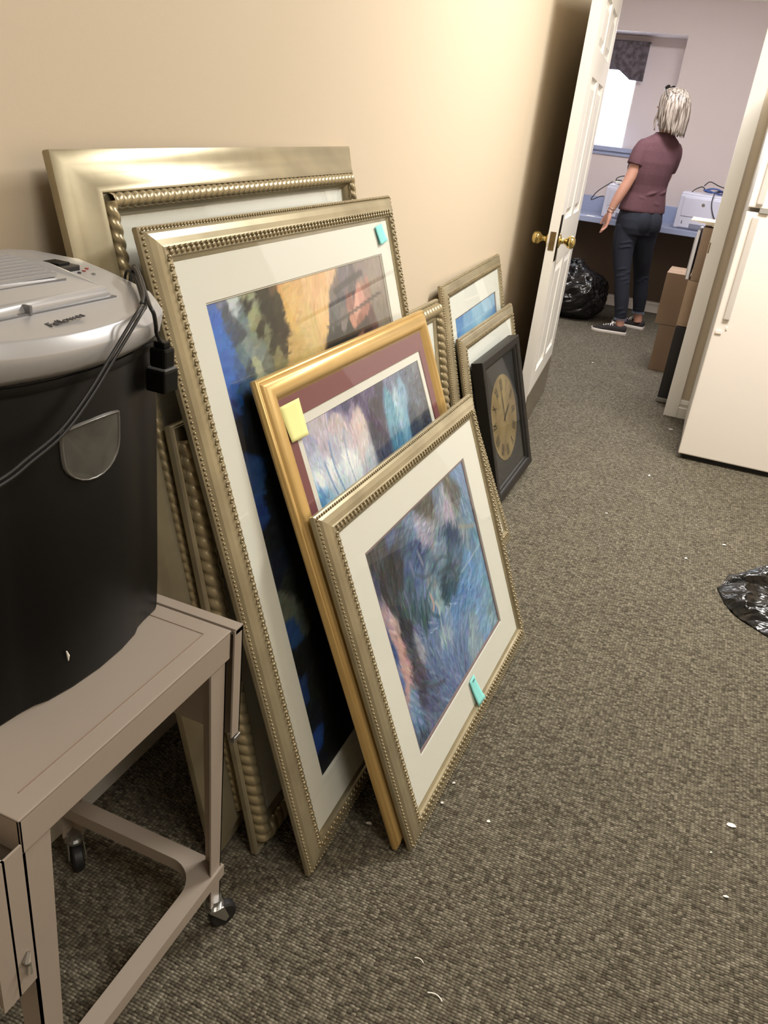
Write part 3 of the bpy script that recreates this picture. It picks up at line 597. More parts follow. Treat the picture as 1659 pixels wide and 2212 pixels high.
# ------------------------------------------------------------------ framed clock
def clock():
    P = FR['K']; w, h = P[5], P[6]
    root = empty('wall_clock', 'black deep-framed square clock with a round parchment dial, leaning beside the door', 'clock', matrix=frame_matrix(P))
    prof = [(0, -0.046), (0, -0.002), (0.003, 0.0), (0.030, -0.001), (0.034, -0.004), (0.036, -0.010), (0.044, -0.012), (0.047, -0.020), (0.047, -0.046)]
    bmo('moulding', moulding(prof, w, h), M_black, root, world=False)
    panel('dial_board', (0.04, 0.04, w-0.04, h-0.04), None, -0.030, -0.024, mat('slate_dial_board', (48, 48, 52), 0.5, var=(8, 0.3, (38, 38, 42))), root)
    bm = bmesh.new(); lathe(bm, [(0.0001, 0), (0.178, 0), (0.178, 0.002), (0.0001, 0.0022)], (0.262, 0.290, -0.0242), (0, 0, 1), 64)
    bmo('dial', bm, mat('parchment_dial', (150, 130, 90), 0.7, var=(9, 0.22, (108, 88, 56))), root, world=False)
    NUM = {1: 'I', 2: 'II', 3: 'III', 4: 'IIII', 5: 'V', 6: 'VI', 7: 'VII', 8: 'VIII', 9: 'IX', 10: 'X', 11: 'XI', 12: 'XII'}
    mi = mat('dial_ink', (46, 38, 28), 0.7)
    for k, s in NUM.items():
        bm = bmesh.new()
        a = pi/2-k*pi/6; up_ = Vector((cos(a), sin(a), 0)); rt_ = Vector((sin(a), -cos(a), 0)); c = Vector((0.262, 0.290, -0.0218))+up_*0.138
        ws = [{'I': .009, 'V': .019, 'X': .019}[q] for q in s]; x = -sum(ws)/2
        for q, wd in zip(s, ws):
            segs = {'I': [((0, -.024), (0, .024))], 'V': [((-.008, .024), (0, -.024)), ((.008, .024), (0, -.024))], 'X': [((-.008, .024), (.008, -.024)), ((.008, .024), (-.008, -.024))]}[q]
            for (a0, b0), (a1, b1) in segs:
                p0 = c+rt_*(x+wd/2+a0)+up_*b0; p1 = c+rt_*(x+wd/2+a1)+up_*b1; d = (p1-p0).normalized(); e = d.cross(Vector((0, 0, 1)))*0.0026
                bm.faces.new([bm.verts.new(v) for v in (p0-e, p1-e, p1+e, p0+e)])
            x += wd
        bmo('numeral', bm, mi, root, world=False)
    for nm, a, L, wd in (('hour_hand', radians(28), 0.085, 0.0045), ('minute_hand', radians(96), 0.125, 0.0035)):
        bm = bmesh.new(); d = Vector((cos(a), sin(a), 0)); c = Vector((0.262, 0.290, -0.019)); e = Vector((-d.y, d.x, 0))
        loft(bm, [[c-d*0.02+e*wd*k for k in (-.5, .5)]+[c-d*0.02+e*wd*k+Vector((0, 0, .001)) for k in (.5, -.5)], [c+d*L*.6+e*wd*k for k in (-1, 1)]+[c+d*L*.6+e*wd*k+Vector((0, 0, .001)) for k in (1, -1)], [c+d*L+e*wd*k for k in (-.2, .2)]+[c+d*L+e*wd*k+Vector((0, 0, .001)) for k in (.2, -.2)]])
        bmo(nm, bm, mi, root, world=False)
    panel('glass_pane', (0.045, 0.045, w-0.045, h-0.045), None, -0.016, -0.014, M_glass, root)
clock()

# ------------------------------------------------------------------ sticky notes
def note(label, P, corners, t, m, curl, pen=False):
    Mx = frame_matrix(P); a, b, c, d = [Vector((x, y, 0)) for x, y in corners]   # bl, br, tr, tl
    cen = (a+b+c+d)/4
    root = empty('sticky_note', label, 'sticky note', matrix=Mx @ Matrix.Translation((cen.x, cen.y, t)))
    bm = bmesh.new(); N = 10; g = []
    for j in range(N+1):
        row = []
        for i in range(5):
            u, v = i/4, j/N; p = (a*(1-u)+b*u)*(1-v)+(d*(1-u)+c*u)*v
            z = curl[0]*((1-v)**2)*(0.6+0.4*u*curl[1])+0.0004
            row.append(bm.verts.new((p.x-cen.x, p.y-cen.y, z)))
        g.append(row)
    for j in range(N):
        for i in range(4): bm.faces.new((g[j][i], g[j][i+1], g[j+1][i+1], g[j+1][i]))
    o = bmo('paper_sheet', bm, m, root, world=False, smooth=True)
    s = o.modifiers.new('solid', 'SOLIDIFY'); s.thickness = 0.0003
    if pen:
        bm = bmesh.new(); box(bm, -0.006, 0.008, 0.026, 0.0285, 0.0012, 0.0016); bmo('pen_mark', bm, mat('pen_ink', (30, 60, 66), 0.6), root, world=False)
M_cyan = mat('cyan_note_paper', (138, 218, 214), 0.75); M_yel = mat('yellow_note_paper', (236, 234, 160), 0.75)
note('small cyan sticky note in the top corner of the tall blue and gold painting', FR['F2'], [(0.868, 1.115), (0.912, 1.122), (0.898, 1.163), (0.856, 1.158)], 0.0060, M_cyan, (0.004, 1))
note('cyan sticky note with a pen mark, curling at the bottom of the front blue painting', FR['F4'], [(0.448, 0.050), (0.490, 0.050), (0.474, 0.127), (0.440, 0.125)], 0.0055, M_cyan, (0.010, 1), pen=True)
note('pale yellow sticky note on the burgundy mat of the gold frame', FR['F3'], [(0.048, 0.870), (0.114, 0.867), (0.117, 0.938), (0.044, 0.938)], 0.0020, M_yel, (0.005, -1))
# ------------------------------------------------------------------ rolling typing stand
def cart():
    x0, x1, y0, y1, zt = -0.875, -0.535, 0.462, 0.878, 0.65
    root = empty('rolling_stand', 'taupe metal typing stand on casters with folded side leaves, under the shredder', 'stand', ((x0+x1)/2, (y0+y1)/2, 0))
    # top: sheet with raised rolled rim and folded apron
    bm = bmesh.new(); box(bm, x0, x1, y0, y1, zt-0.004, zt, bev=0.0015)
    for d in ((x1-0.004, x1, y0, y1, zt-0.050, zt-0.001), (x0, x0+0.004, y0, y1, zt-0.050, zt-0.001), (x0, x1, y0, y0+0.004, zt-0.050, zt-0.001), (x0, x1, y1-0.004, y1, zt-0.050, zt-0.001)):
        box(bm, *d, bev=0.001)
    bmo('top', bm, M_cart, root)
    bm = bmesh.new()     # shallow pressed line round the top
    box(bm, x1-0.030, x1-0.0285, y0+0.03, y1-0.03, zt, zt+0.0008); box(bm, x0+0.03, x1-0.0285, y1-0.030, y1-0.0285, zt, zt+0.0008)
    bmo('pressed_line', bm, mat('taupe_shadow_enamel', (140, 120, 105), 0.5), root)
    # legs: angle section, tapering a little
    for (lx, ly, sx, sy) in ((x1, y1, -1, -1), (x0, y1, 1, -1), (x1, y0, -1, 1), (x0, y0, 1, 1)):
        bm = bmesh.new()
        for (ax, ay, bx, by) in ((0, 0, 0.003, 0.034), (0, 0, 0.034, 0.003)):
            lo = [Vector((lx+sx*(a+.0045), ly+sy*(b+.0045), 0.072)) for a, b in ((ax, ay), (ax+bx*0.8, ay), (ax+bx*0.8, ay+by*0.8), (ax, ay+by*0.8))]
            hi = [Vector((lx+sx*(a+.0045), ly+sy*(b+.0045), zt-0.006)) for a, b in ((ax, ay), (ax+bx*1.25, ay), (ax+bx*1.25, ay+by*1.25), (ax, ay+by*1.25))]
            loft(bm, [lo, hi])
        bmo('leg', bm, M_cart, root)
    # lower shelf ring with rounded inner corners
    bm = bmesh.new(); zr = 0.155; wd = 0.036; R = 0.055
    def rr(off, rad, n=7):
        out = []
        for cx, cy, a0 in ((x1-off-rad, y1-off-rad, 0), (x0+off+rad, y1-off-rad, pi/2), (x0+off+rad, y0+off+rad, pi), (x1-off-rad, y0+off+rad, 3*pi/2)):
            for k in range(n+1): a = a0+pi/2*k/n; out.append((cx+rad*cos(a), cy+rad*sin(a)))
        return out
    wd = 0.031
    def ring_pts():
        I_ = [(x0+0.002, y1-wd)]; O_ = [(x0+0.002, y1)]
        for cx, cy, a0, X, Y in ((x1-wd-R, y1-wd-R, pi/2, x1, y1), (x1-wd-R, y0+wd+R, 0, x1, y0)):
            for k in range(9):
                a = a0-pi/2*k/8; p = (cx+R*cos(a), cy+R*sin(a)); I_.append(p)
                first = (k < 4) == (Y == y1)
                O_.append((X, Y) if k == 4 else ((p[0], Y) if first else (X, p[1])))
        return I_+[(x0+0.002, y0+wd)], O_+[(x0+0.002, y0)]
    I, O = ring_pts(); n = len(I)
    vs = {z: ([bm.verts.new((x, y, z)) for x, y in O], [bm.verts.new((x, y, z)) for x, y in I]) for z in (zr-0.026, zr)}
    lo, hi = vs[zr-0.026], vs[zr]
    for k in range(n-1):
        j = k+1
        bm.faces.new((hi[0][k], hi[0][j], hi[1][j], hi[1][k])); bm.faces.new((lo[0][k], lo[0][j], hi[0][j], hi[0][k]))
        if k < 1 or k > n-3 or True: bm.faces.new((lo[1][k], lo[1][j], hi[1][j], hi[1][k]))
    bmo('lower_frame', bm, M_cart, root, auto=35)
    # folded leaves
    for side in (0, 1):
        bm = bmesh.new()
        if side:      # right leaf: hangs just beyond the far end
            box(bm, x0+0.01, x1+0.004, y1+0.006, y1+0.026, zt-0.012, zt-0.001, bev=0.001)
            pr = [(x0+0.01, zt-0.002), (x1+0.004, zt-0.002), (x1+0.004, 0.44), (x1-0.02, 0.425), (x0+0.01, 0.425)]
            loft(bm, [[Vector((a, y1+0.024, b)) for a, b in pr], [Vector((a, y1+0.027, b)) for a, b in pr]])
            box(bm, x1+0.001, x1+0.004, y1+0.004, y1+0.027, 0.44, zt-0.004)
        else:
            pr = [(x0+0.01, zt-0.03), (x1+0.004, zt-0.03), (x1+0.004, 0.40), (x1-0.025, 0.36), (x0+0.01, 0.36)]
            loft(bm, [[Vector((a, y0-0.030, b)) for a, b in pr], [Vector((a, y0-0.027, b)) for a, b in pr]])
            box(bm, x1+0.001, x1+0.004, y0-0.052, y0-0.003, 0.40, zt-0.03)
        bmo('side_leaf', bm, M_cart, root)
    boxo('leaf_catch', (x1-0.006, x1+0.006, y1+0.010, y1+0.028, 0.424, 0.436), M_chrome, root, bev=0.001)
    bm = bmesh.new(); tube(bm, [(x1+0.006, y0-0.012, 0.46), (x1+0.008, y0-0.018, 0.452), (x1+0.007, y0-0.014, 0.440), (x1+0.009, y0-0.017, 0.430)], [0.002, 0.005, 0.0025, 0.004], 8)
    bmo('leaf_latch', bm, M_chrome, root)
    bm = bmesh.new(); tube(bm, [(x1-0.02, y1-0.03, 0.60), (x1-0.14, y0+0.10, 0.60)], 0.004, 8); bmo('brace', bm, M_cart, root)
    # casters
    for (lx, ly, ax, ay) in ((x1-0.012, y1-0.012, 0.5, 0.86), (x0+0.014, y1-0.012, 0.8, -0.6), (x1-0.012, y0+0.012, 0.2, -1), (x0+0.014, y0+0.012, -0.6, 0.8)):
        d = Vector((ax, ay, 0)).normalized(); s = d.cross(Vector((0, 0, 1))); c = Vector((lx, ly, 0))+d*0.018
        bm = bmesh.new(); cyl(bm, (lx, ly, 0.060), (lx, ly, 0.078), 0.014, 0.014); cyl(bm, (lx, ly, 0.056), (lx, ly, 0.061), 0.018)
        for k in (-1, 1):
            q = [Vector((lx, ly, 0.058))+s*k*0.013-d*0.014, Vector((lx, ly, 0.058))+s*k*0.013+d*0.014, c+s*k*0.014+Vector((0, 0, 0.028))+d*0.006, c+s*k*0.014+Vector((0, 0, 0.020)), c+s*k*0.014+Vector((0, 0, 0.026))-d*0.006]
            loft(bm, [q, [p+s*k*0.002 for p in q]])
        f = bmo('caster_fork', bm, M_chrome, root)
        bm = bmesh.new(); lathe(bm, [(0.0001, -0.010), (0.022, -0.010), (0.0255, -0.007), (0.0262, 0), (0.0255, 0.007), (0.022, 0.010), (0.0001, 0.010)], c+Vector((0, 0, 0.0262)), s, 28)
        bmo('caster_wheel', bm, M_rubber, f, auto=40)
cart()

# ------------------------------------------------------------------ shredder
def shredder():
    zb = 0.651
    root = empty('paper_shredder', 'black paper shredder with silver-grey lid standing on the taupe stand', 'paper shredder', (-0.76, 0.71, zb))
    front = [(-0.668, 0.535), (-0.657, 0.548), (-0.653, 0.585), (-0.649, 0.605), (-0.641, 0.622), (-0.634, 0.660), (-0.631, 0.71), (-0.634, 0.760), (-0.641, 0.798), (-0.649, 0.815), (-0.653, 0.835), (-0.657, 0.868), (-0.666, 0.881)]
    outl = front+[(-0.70, 0.886), (-0.86, 0.880), (-0.885, 0.865), (-0.890, 0.71), (-0.885, 0.555), (-0.86, 0.540), (-0.70, 0.531)]
    def ring(z, k, dx=0):
        return [Vector((-0.765+(x+0.765)*k+dx, 0.708+(y-0.708)*k, z)) for x, y in outl]
    bm = bmesh.new(); loft(bm, [ring(zb+0.001, 0.965), ring(zb+0.006, 0.975), ring(zb+0.05, 0.985), ring(1.062, 1.0), ring(1.066, 0.985), ring(1.078, 0.985)])
    bmo('bin', bm, M_blackp, root, auto=40)
    # lip under the head
    bm = bmesh.new(); loft(bm, [ring(1.058, 1.012), ring(1.063, 1.016), ring(1.068, 1.010)]); bmo('bin_lip', bm, M_blackp, root, auto=40)
    # head outline: bowed front, rounded corners; the top rises towards the back
    def base(x): return float(np.interp(x, [-0.90, -0.80, -0.75, -0.70, -0.66, -0.60], [1.151, 1.148, 1.139, 1.128, 1.1195, 1.112]))
    def lid(inset, z=None, drop=0.0):
        pts = []
        for y in np.linspace(0.545, 0.900, 31):
            e = max(0, abs(y-0.7225)-0.150)/0.028; dx = -0.016*e**2.2 if e > 0 else 0
            pts.append((-0.618-1.35*(y-0.72)**2+dx, y))
        pts += [(-0.705, 0.903), (-0.75, 0.903), (-0.80, 0.901), (-0.870, 0.888), (-0.893, 0.862), (-0.900, 0.72), (-0.893, 0.570), (-0.870, 0.552), (-0.80, 0.540), (-0.75, 0.538), (-0.705, 0.538)]
        cx, cy = -0.765, 0.7225; out = []
        for x, y in pts:
            X, Y = cx+(x-cx)*(1-inset/0.145), cy+(y-cy)*(1-inset/0.18)
            out.append(Vector((X, Y, z if z is not None else base(X)-drop)))
        return out
    bm = bmesh.new()
    loft(bm, [lid(0.020, 1.070), lid(0.012, 1.071), lid(0.004, 1.080), lid(0.0, None, 0.0155), lid(0.0007, None, 0.0138), lid(0.0080, None, 0.0022), lid(0.0095, None, 0.0006), lid(0.012, None, 0.0), lid(0.03), lid(0.05), lid(0.075), lid(0.10), lid(0.125)])
    bmo('head', bm, M_grey, root, auto=50)
    # raised hump with the vents, slot in front of it
    def hump(x0, x1, y0, y1, dz):
        P = [(x0, y0), ((x0+x1)/2, y0), (x1, y0), (x1, y1), ((x0+x1)/2, y1-0.006), (x0, y1-0.02)]
        return [Vector((x, y, base(x)+dz)) for x, y in P]
    bm = bmesh.new(); loft(bm, [hump(-0.862, -0.6905, 0.556, 0.826, -0.004), hump(-0.861, -0.6908, 0.557, 0.824, 0.003), hump(-0.859, -0.6950, 0.559, 0.821, 0.0096), hump(-0.855, -0.698, 0.562, 0.816, 0.0105)])
    bmo('vent_hump', bm, M_grey, root, auto=60)
    def rib(bm, x, w, y0, y1, lo, hi):
        z = base(x)+0.0105; box(bm, x-w, x+w, y0, y1, z+lo, z+hi)
    bm = bmesh.new()
    for k in range(9): rib(bm, -0.742-0.0085*k, 0.0022, 0.575, 0.788, -0.002, 0.0022)
    bmo('vent_ribs', bm, M_grey, root)
    bm = bmesh.new()
    for k in range(8): rib(bm, -0.74625-0.0085*k, 0.0018, 0.577, 0.786, -0.001, 0.0008)
    bmo('vent_slots', bm, M_greyd, root)
    bm = bmesh.new(); rib(bm, -0.728, 0.0006, 0.575, 0.79, -0.002, 0.0006); bmo('hump_seam', bm, M_greyd, root)
    boxo('paper_slot', (-0.6915, -0.6845, 0.560, 0.828, 1.1235, 1.1268), M_greyd, root)
    bm = bmesh.new(); box(bm, -0.694, -0.683, 0.684, 0.688, 1.124, 1.1355, bev=0.001); bmo('slot_guide', bm, M_greyd, root)
    # rocker switch, indicator lights
    sw = boxo('rocker_switch', (-0.806, -0.764, 0.822, 0.856, 1.138, 1.1485), mat('switch_black', (44, 42, 42), 0.35), root, bev=0.002)
    boxo('rocker', (-0.798, -0.773, 0.827, 0.848, 1.1485, 1.1515), M_blackp, sw, bev=0.0015)
    for x, y, c in ((-0.757, 0.846, (70, 68, 70)), (-0.760, 0.858, (150, 70, 66)), (-0.765, 0.869, (160, 66, 62)), (-0.748, 0.862, (130, 130, 128))):
        bm = bmesh.new(); cyl(bm, (x, y, base(x)-0.001), (x, y, base(x)+0.0014), 0.0024, seg=12); bmo('indicator', bm, mat('indicator_lens', c, 0.3), root)
    # maker's name
    cu = bpy.data.curves.new('maker_name', 'FONT'); cu.body = 'Fellowes'; cu.size = 0.0155; cu.extrude = 0.0005
    to = bpy.data.objects.new('tmp', cu); COL.objects.link(to)
    dg = bpy.context.evaluated_depsgraph_get(); me = bpy.data.meshes.new_from_object(to.evaluated_get(dg)); bpy.data.objects.remove(to)
    o = link('maker_name', me, mat('grey_lettering', (66, 66, 70), 0.4), root)
    sl = (base(-0.66)-base(-0.655))/0.005
    o.matrix_basis = root.matrix_world.inverted() @ Matrix(((0, -1, 0, -0.651), (1, 0, 0, 0.680), (0, sl, 1, base(-0.651)+0.0011), (0, 0, 0, 1)))
    # bin pull window: a smoky half-oval scoop with a bright rim
    cy = 0.712
    def ov(k, x, dz=0.0):
        P = []; wy, zt, zs, zl = 0.0475, 1.006, 0.972, 0.936
        for i in range(9): u = -1+2*i/8; P.append((u, zt+0.003*(1-u*u)))                # nearly flat top
        P += [(1.02, 0.990)]
        for i in range(13): t = pi*i/12; P.append((cos(t), zs-(zs-zl)*sin(t)))          # round bottom
        P += [(-1.02, 0.990)]
        return [Vector((x-(u*wy*k)**2*1.6, cy+u*wy*k, 0.972+(z-0.972)*k)) for u, z in P]
    bm = bmesh.new(); loft(bm, [ov(1.03, -0.634), ov(1.02, -0.6266), ov(0.99, -0.6262), ov(0.97, -0.630)], cap=False)
    bmo('window_rim', bm, mat('smoky_rim', (96, 94, 90), 0.25, 0.0, spec=0.8), root, smooth=True)
    bm = bmesh.new(); loft(bm, [ov(0.985, -0.6278), ov(0.8, -0.6285), ov(0.6, -0.6290), ov(0.4, -0.6292), ov(0.2, -0.6293), ov(0.01, -0.6293)]); bmo('bin_window', bm, mat('smoky_window', (62, 61, 57), 0.3, spec=0.6, var=(28, 0.2, (82, 81, 76))), root)
    # scuffs
    for q in ((-0.6290, 0.652, 0.6545, 0.700, 0.710), ):
        bm = bmesh.new(); tube(bm, [(-0.6345, 0.6500, 0.716), (-0.6340, 0.6520, 0.708), (-0.6340, 0.6515, 0.701)], [0.0008, 0.0018, 0.0007], 6); bmo('paint_scuff', bm, M_paper, root)
    # cord: bundled over the far corner, one run back across the front, the plug hanging at the corner
    bm = bmesh.new()
    run = [(0.778, 1.1298), (0.727, 1.0851), (0.687, 1.0509), (0.642, 1.0208), (0.593, 1.0042), (0.556, 0.9938)]
    for dx, dy, dz in ((0, 0, 0), (0.001, 0.003, -0.005)):
        P = [(-0.745+dx*9, 0.914, 1.05), (-0.742+dx*9, 0.915, 1.12), (-0.728+dx*9, 0.904+dy*.5, 1.142+dx), (-0.705, 0.890+dy, 1.1375), (-0.672+dx*4, 0.858, 1.1285), (-0.640+dx*4, 0.822, 1.1235)]
        P += [(-0.612+dx, y+dy, z+dz) for y, z in run]+[(-0.612, 0.48, 0.985+dz), (-0.64, 0.40, 0.97+dz)]
        tube(bm, catmull(P, 6), 0.0020, 8)
    tube(bm, catmull([(-0.738, 0.916, 1.09), (-0.720, 0.906, 1.147), (-0.690, 0.882, 1.142), (-0.655, 0.846, 1.134), (-0.626, 0.817, 1.126), (-0.619, 0.815, 1.118), (-0.626, 0.828, 1.100), (-0.636, 0.843, 1.085), (-0.636, 0.853, 1.070)], 6), 0.0027, 8)
    tube(bm, catmull([(-0.735, 0.912, 1.10), (-0.712, 0.895, 1.148), (-0.680, 0.868, 1.140), (-0.650, 0.836, 1.133), (-0.634, 0.812, 1.128)], 6), 0.0027, 8)
    bmo('power_cord', bm, M_cord, root, smooth=True)
    bm = bmesh.new(); box(bm, -0.649, -0.624, 0.843, 0.865, 1.040, 1.066, bev=0.004); box(bm, -0.645, -0.628, 0.847, 0.861, 1.066, 1.074, bev=0.002)
    box(bm, -0.652, -0.622, 0.839, 0.869, 1.008, 1.038, bev=0.003)
    pl = bmo('plug', bm, M_blackp, root)
    boxo('plug_collar', (-0.650, -0.623, 0.842, 0.867, 1.038, 1.0405), M_greyd, pl)
shredder()

# ------------------------------------------------------------------ refrigerator
def fridge():
    root = empty('refrigerator', 'white top-freezer refrigerator standing beside the doorway', 'refrigerator', (0.028, 4.10, 0), rotz=radians(1.4))
    def B(nm, d, m, bev=0.0, par=None): return boxo(nm, d, m, par or root, bev=bev, world=False)
    D = 0.06
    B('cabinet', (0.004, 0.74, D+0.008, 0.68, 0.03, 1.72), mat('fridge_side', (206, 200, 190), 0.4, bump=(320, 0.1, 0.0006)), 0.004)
    B('door_gasket', (0.012, 0.73, D, D+0.008, 0.05, 1.70), mat('gasket', (150, 146, 140), 0.7))
    B('lower_door', (0, 0.745, 0, D, 0.028, 1.168), M_fridge, 0.006)
    B('freezer_door', (0, 0.745, 0, D, 1.186, 1.72), M_fridge, 0.006)
    B('toe_grille', (0.02, 0.72, 0.03, 0.07, 0.0, 0.027), M_rubber)
    # recessed pull down the latch side of each door
    h = B('handle', (0.030, 0.058, -0.012, 0.001, 0.70, 1.15), mat('fridge_handle', (200, 192, 184), 0.35), 0.005)
    h2 = B('handle', (0.030, 0.058, -0.012, 0.001, 1.20, 1.50), bpy.data.materials['fridge_handle'], 0.005)
    B('handle_mount', (0.012, 0.040, -0.006, 0.001, 0.632, 0.648), M_fridge, 0.002)
    B('handle_mount', (0.052, 0.060, -0.004, 0.001, 0.655, 0.668), M_fridge, 0.001)
    B('hinge_cap', (0.05, 0.09, -0.010, 0.01, 1.168, 1.186), mat('hinge_grey', (150, 146, 140), 0.4))
fridge()

# ------------------------------------------------------------------ counter in the back room
def counter():
    root = empty('counter', 'blue laminate counter along the back wall of the far room', 'counter', (-0.5, 7.8, 0.8))
    boxo('countertop', (XL2+0.02, XR2-0.02, 7.50, YB-0.021, 0.755, 0.80), M_counter, root, bev=0.004)
    boxo('backsplash', (XL2+0.02, XR2-0.02, YB-0.020, YB-0.001, 0.757, 0.935), M_counter, root, bev=0.003)
    boxo('support_panel', (-2.2, -2.16, 7.54, YB-0.01, 0, 0.754), M_under, root)
    boxo('support_panel', (0.9, 0.94, 7.54, YB-0.01, 0, 0.754), M_under, root)
    boxo('knee_panel', (-2.16, 0.9, YB-0.03, YB-0.018, 0.11, 0.754), M_under, root)
counter()

def printer(x0, y0, w, h, d, label, logo):
    root = empty('printer', label, 'printer', (x0, y0, 0.80))
    bm = bmesh.new()
    box(bm, 0, w, 0.01, d, 0.012, h-0.02, bev=0.008); box(bm, 0.004, w-0.004, 0.02, d-0.01, h-0.03, h, bev=0.008)
    bmo('housing', bm, M_printer, root, world=False)
    boxo('front_cover', (0.035, w-0.012, 0.0, 0.014, h*0.37, h-0.035), M_printer, root, bev=0.004, world=False)
    dr = boxo('paper_drawer', (0.035, w-0.012, 0.0, 0.014, 0.02, h*0.35), M_printer, root, bev=0.003, world=False)
    boxo('drawer_pull', (0.12, w-0.08, -0.004, 0.004, 0.02, 0.055), M_printerd, dr, bev=0.004, world=False)
    boxo('drawer_mark', (0.055, 0.061, -0.001, 0.003, 0.045, 0.070), mat('dark_mark', (60, 62, 76), 0.5), dr, world=False)
    boxo('base', (0.01, w-0.01, 0.012, d-0.01, 0.0, 0.013), M_printerd, root, world=False)
    if logo:
        bm = bmesh.new(); cyl(bm, (w*0.42, -0.0005, h*0.72), (w*0.42, 0.003, h*0.72), 0.014, seg=24); e = bmo('emblem', bm, M_chrome, root, world=False)
        cu = bpy.data.curves.new('t', 'FONT'); cu.body = 'hp'; cu.size = 0.022; cu.extrude = 0.0003; cu.shear = 0.25; cu.align_x = 'CENTER'
        to = bpy.data.objects.new('tmp', cu); COL.objects.link(to)
        me = bpy.data.meshes.new_from_object(to.evaluated_get(bpy.context.evaluated_depsgraph_get())); bpy.data.objects.remove(to)
        o = link('emblem_letters', me, mat('emblem_ink', (60, 62, 80), 0.5), e); o.matrix_basis = Matrix.Translation((w*0.42, -0.0010, h*0.72-0.005)) @ Matrix.Rotation(pi/2, 4, 'X')
    return root
printer(-0.478, 7.53, 0.46, 0.285, 0.42, 'white laser printer with round emblem and blue cable coil, right on the blue counter', True)
printer(-1.085, 7.56, 0.42, 0.270, 0.42, 'white laser printer on the counter behind the woman, nearer the window', False)

def cable(label, runs, r, m, name='cable_coil'):
    bm = bmesh.new()
    for pts in runs: tube(bm, catmull(pts, 5), r, 6)
    o = bmo(name, bm, m, smooth=True); return tag(o, label, 'cable')
def coil(cx, cy, z, rx, ry, n, ph=0):
    return [(cx+rx*(1+.12*sin(k*1.7))*cos(k*0.9+ph), cy+ry*(1+.1*cos(k*2.3))*sin(k*0.9+ph), z+0.002*(k/7)+0.026*abs(sin(k*0.9+cx*9))) for k in range(n)]
M_bluec = mat('blue_network_cable', (70, 92, 150), 0.5)
PZ = 1.088
cable('blue network cable coiled on the right-hand printer', [coil(-0.235, 7.68, PZ, 0.085, 0.06, 34), coil(-0.235, 7.68, PZ+0.016, 0.070, 0.05, 26, 1)], 0.0028, M_bluec)
cable('black cable looped over the right-hand printer and hanging down its front', [[(-0.40, 7.58, PZ+0.005), (-0.375, 7.60, PZ+0.03), (-0.33, 7.64, PZ+0.05), (-0.30, 7.7, PZ+0.02)], [(-0.32, 7.63, PZ+0.06), (-0.28, 7.62, PZ+0.095), (-0.20, 7.62, PZ+0.07), (-0.10, 7.62, PZ+0.05), (-0.04, 7.62, PZ+0.02)],
      [(-0.22, 7.60, PZ+0.02), (-0.225, 7.525, PZ+0.005), (-0.225, 7.515, 1.03), (-0.20, 7.515, 0.96), (-0.15, 7.515, 0.88)], coil(-0.13, 7.7, PZ, 0.09, 0.05, 16)], 0.0040, M_cord)
cable('black cable looped on the left-hand printer', [coil(-0.93, 7.72, 1.075, 0.11, 0.07, 20), [(-1.03, 7.62, 1.08), (-1.02, 7.62, 1.125), (-0.95, 7.62, 1.145), (-0.82, 7.63, 1.13)], [(-1.05, 7.60, 1.09), (-1.11, 7.55, 1.04), (-1.16, 7.54, 0.99), (-1.19, 7.54, 0.93), (-1.12, 7.54, 0.965), (-1.09, 7.56, 0.97)]], 0.0042, M_cord)
bm = bmesh.new(); box(bm, -1.03, -0.80, 7.60, 7.80, 1.084, 1.098, bev=0.004); tag(bmo('paper_stack', bm, M_paper), 'small stack of white paper on the left-hand printer', 'paper')
bm = bmesh.new(); box(bm, -1.20, -1.13, 7.52, 7.56, 0.8005, 0.8035); tag(bmo('paper_slip', bm, M_paper), 'white paper slip on the blue counter by the door', 'paper')

# window valance
def valance():
    bm = bmesh.new(); N = 60; x0, x1 = -2.25, -1.085; g = []
    for j in range(9):
        row = []
        for i in range(N+1):
            u = i/N; x = x0+(x1-x0)*u; e = abs(u-0.5)*2
            zb = 1.90+0.07*max(0, min(1, (0.80-e)/0.18)) if e < 0.8 else 1.90-0.02*(e-0.8)
            z = 2.20+(zb-2.20)*j/8; y = YB+RD-0.075+0.010*sin(u*60)*(j/8)
            row.append(bm.verts.new((x, y, z)))
        g.append(row)
    for j in range(8):
        for i in range(N): bm.faces.new((g[j][i], g[j][i+1], g[j+1][i+1], g[j+1][i]))
    for a, b in zip(g[0][:-1], g[0][1:]): bm.faces.new((a, b, bm.verts.new((b.co.x, YB+RD-0.004, 2.20)), bm.verts.new((a.co.x, YB+RD-0.004, 2.20))))
    m = mat('patterned_valance_fabric', (74, 66, 68), 0.9, var=(26, 0.12, (104, 98, 104)))
    o = bmo('window_valance', bm, m, smooth=True); s = o.modifiers.new('solid', 'SOLIDIFY'); s.thickness = 0.006; s.offset = 0
    tag(o, 'dark patterned fabric valance across the top of the window', 'valance')
valance()

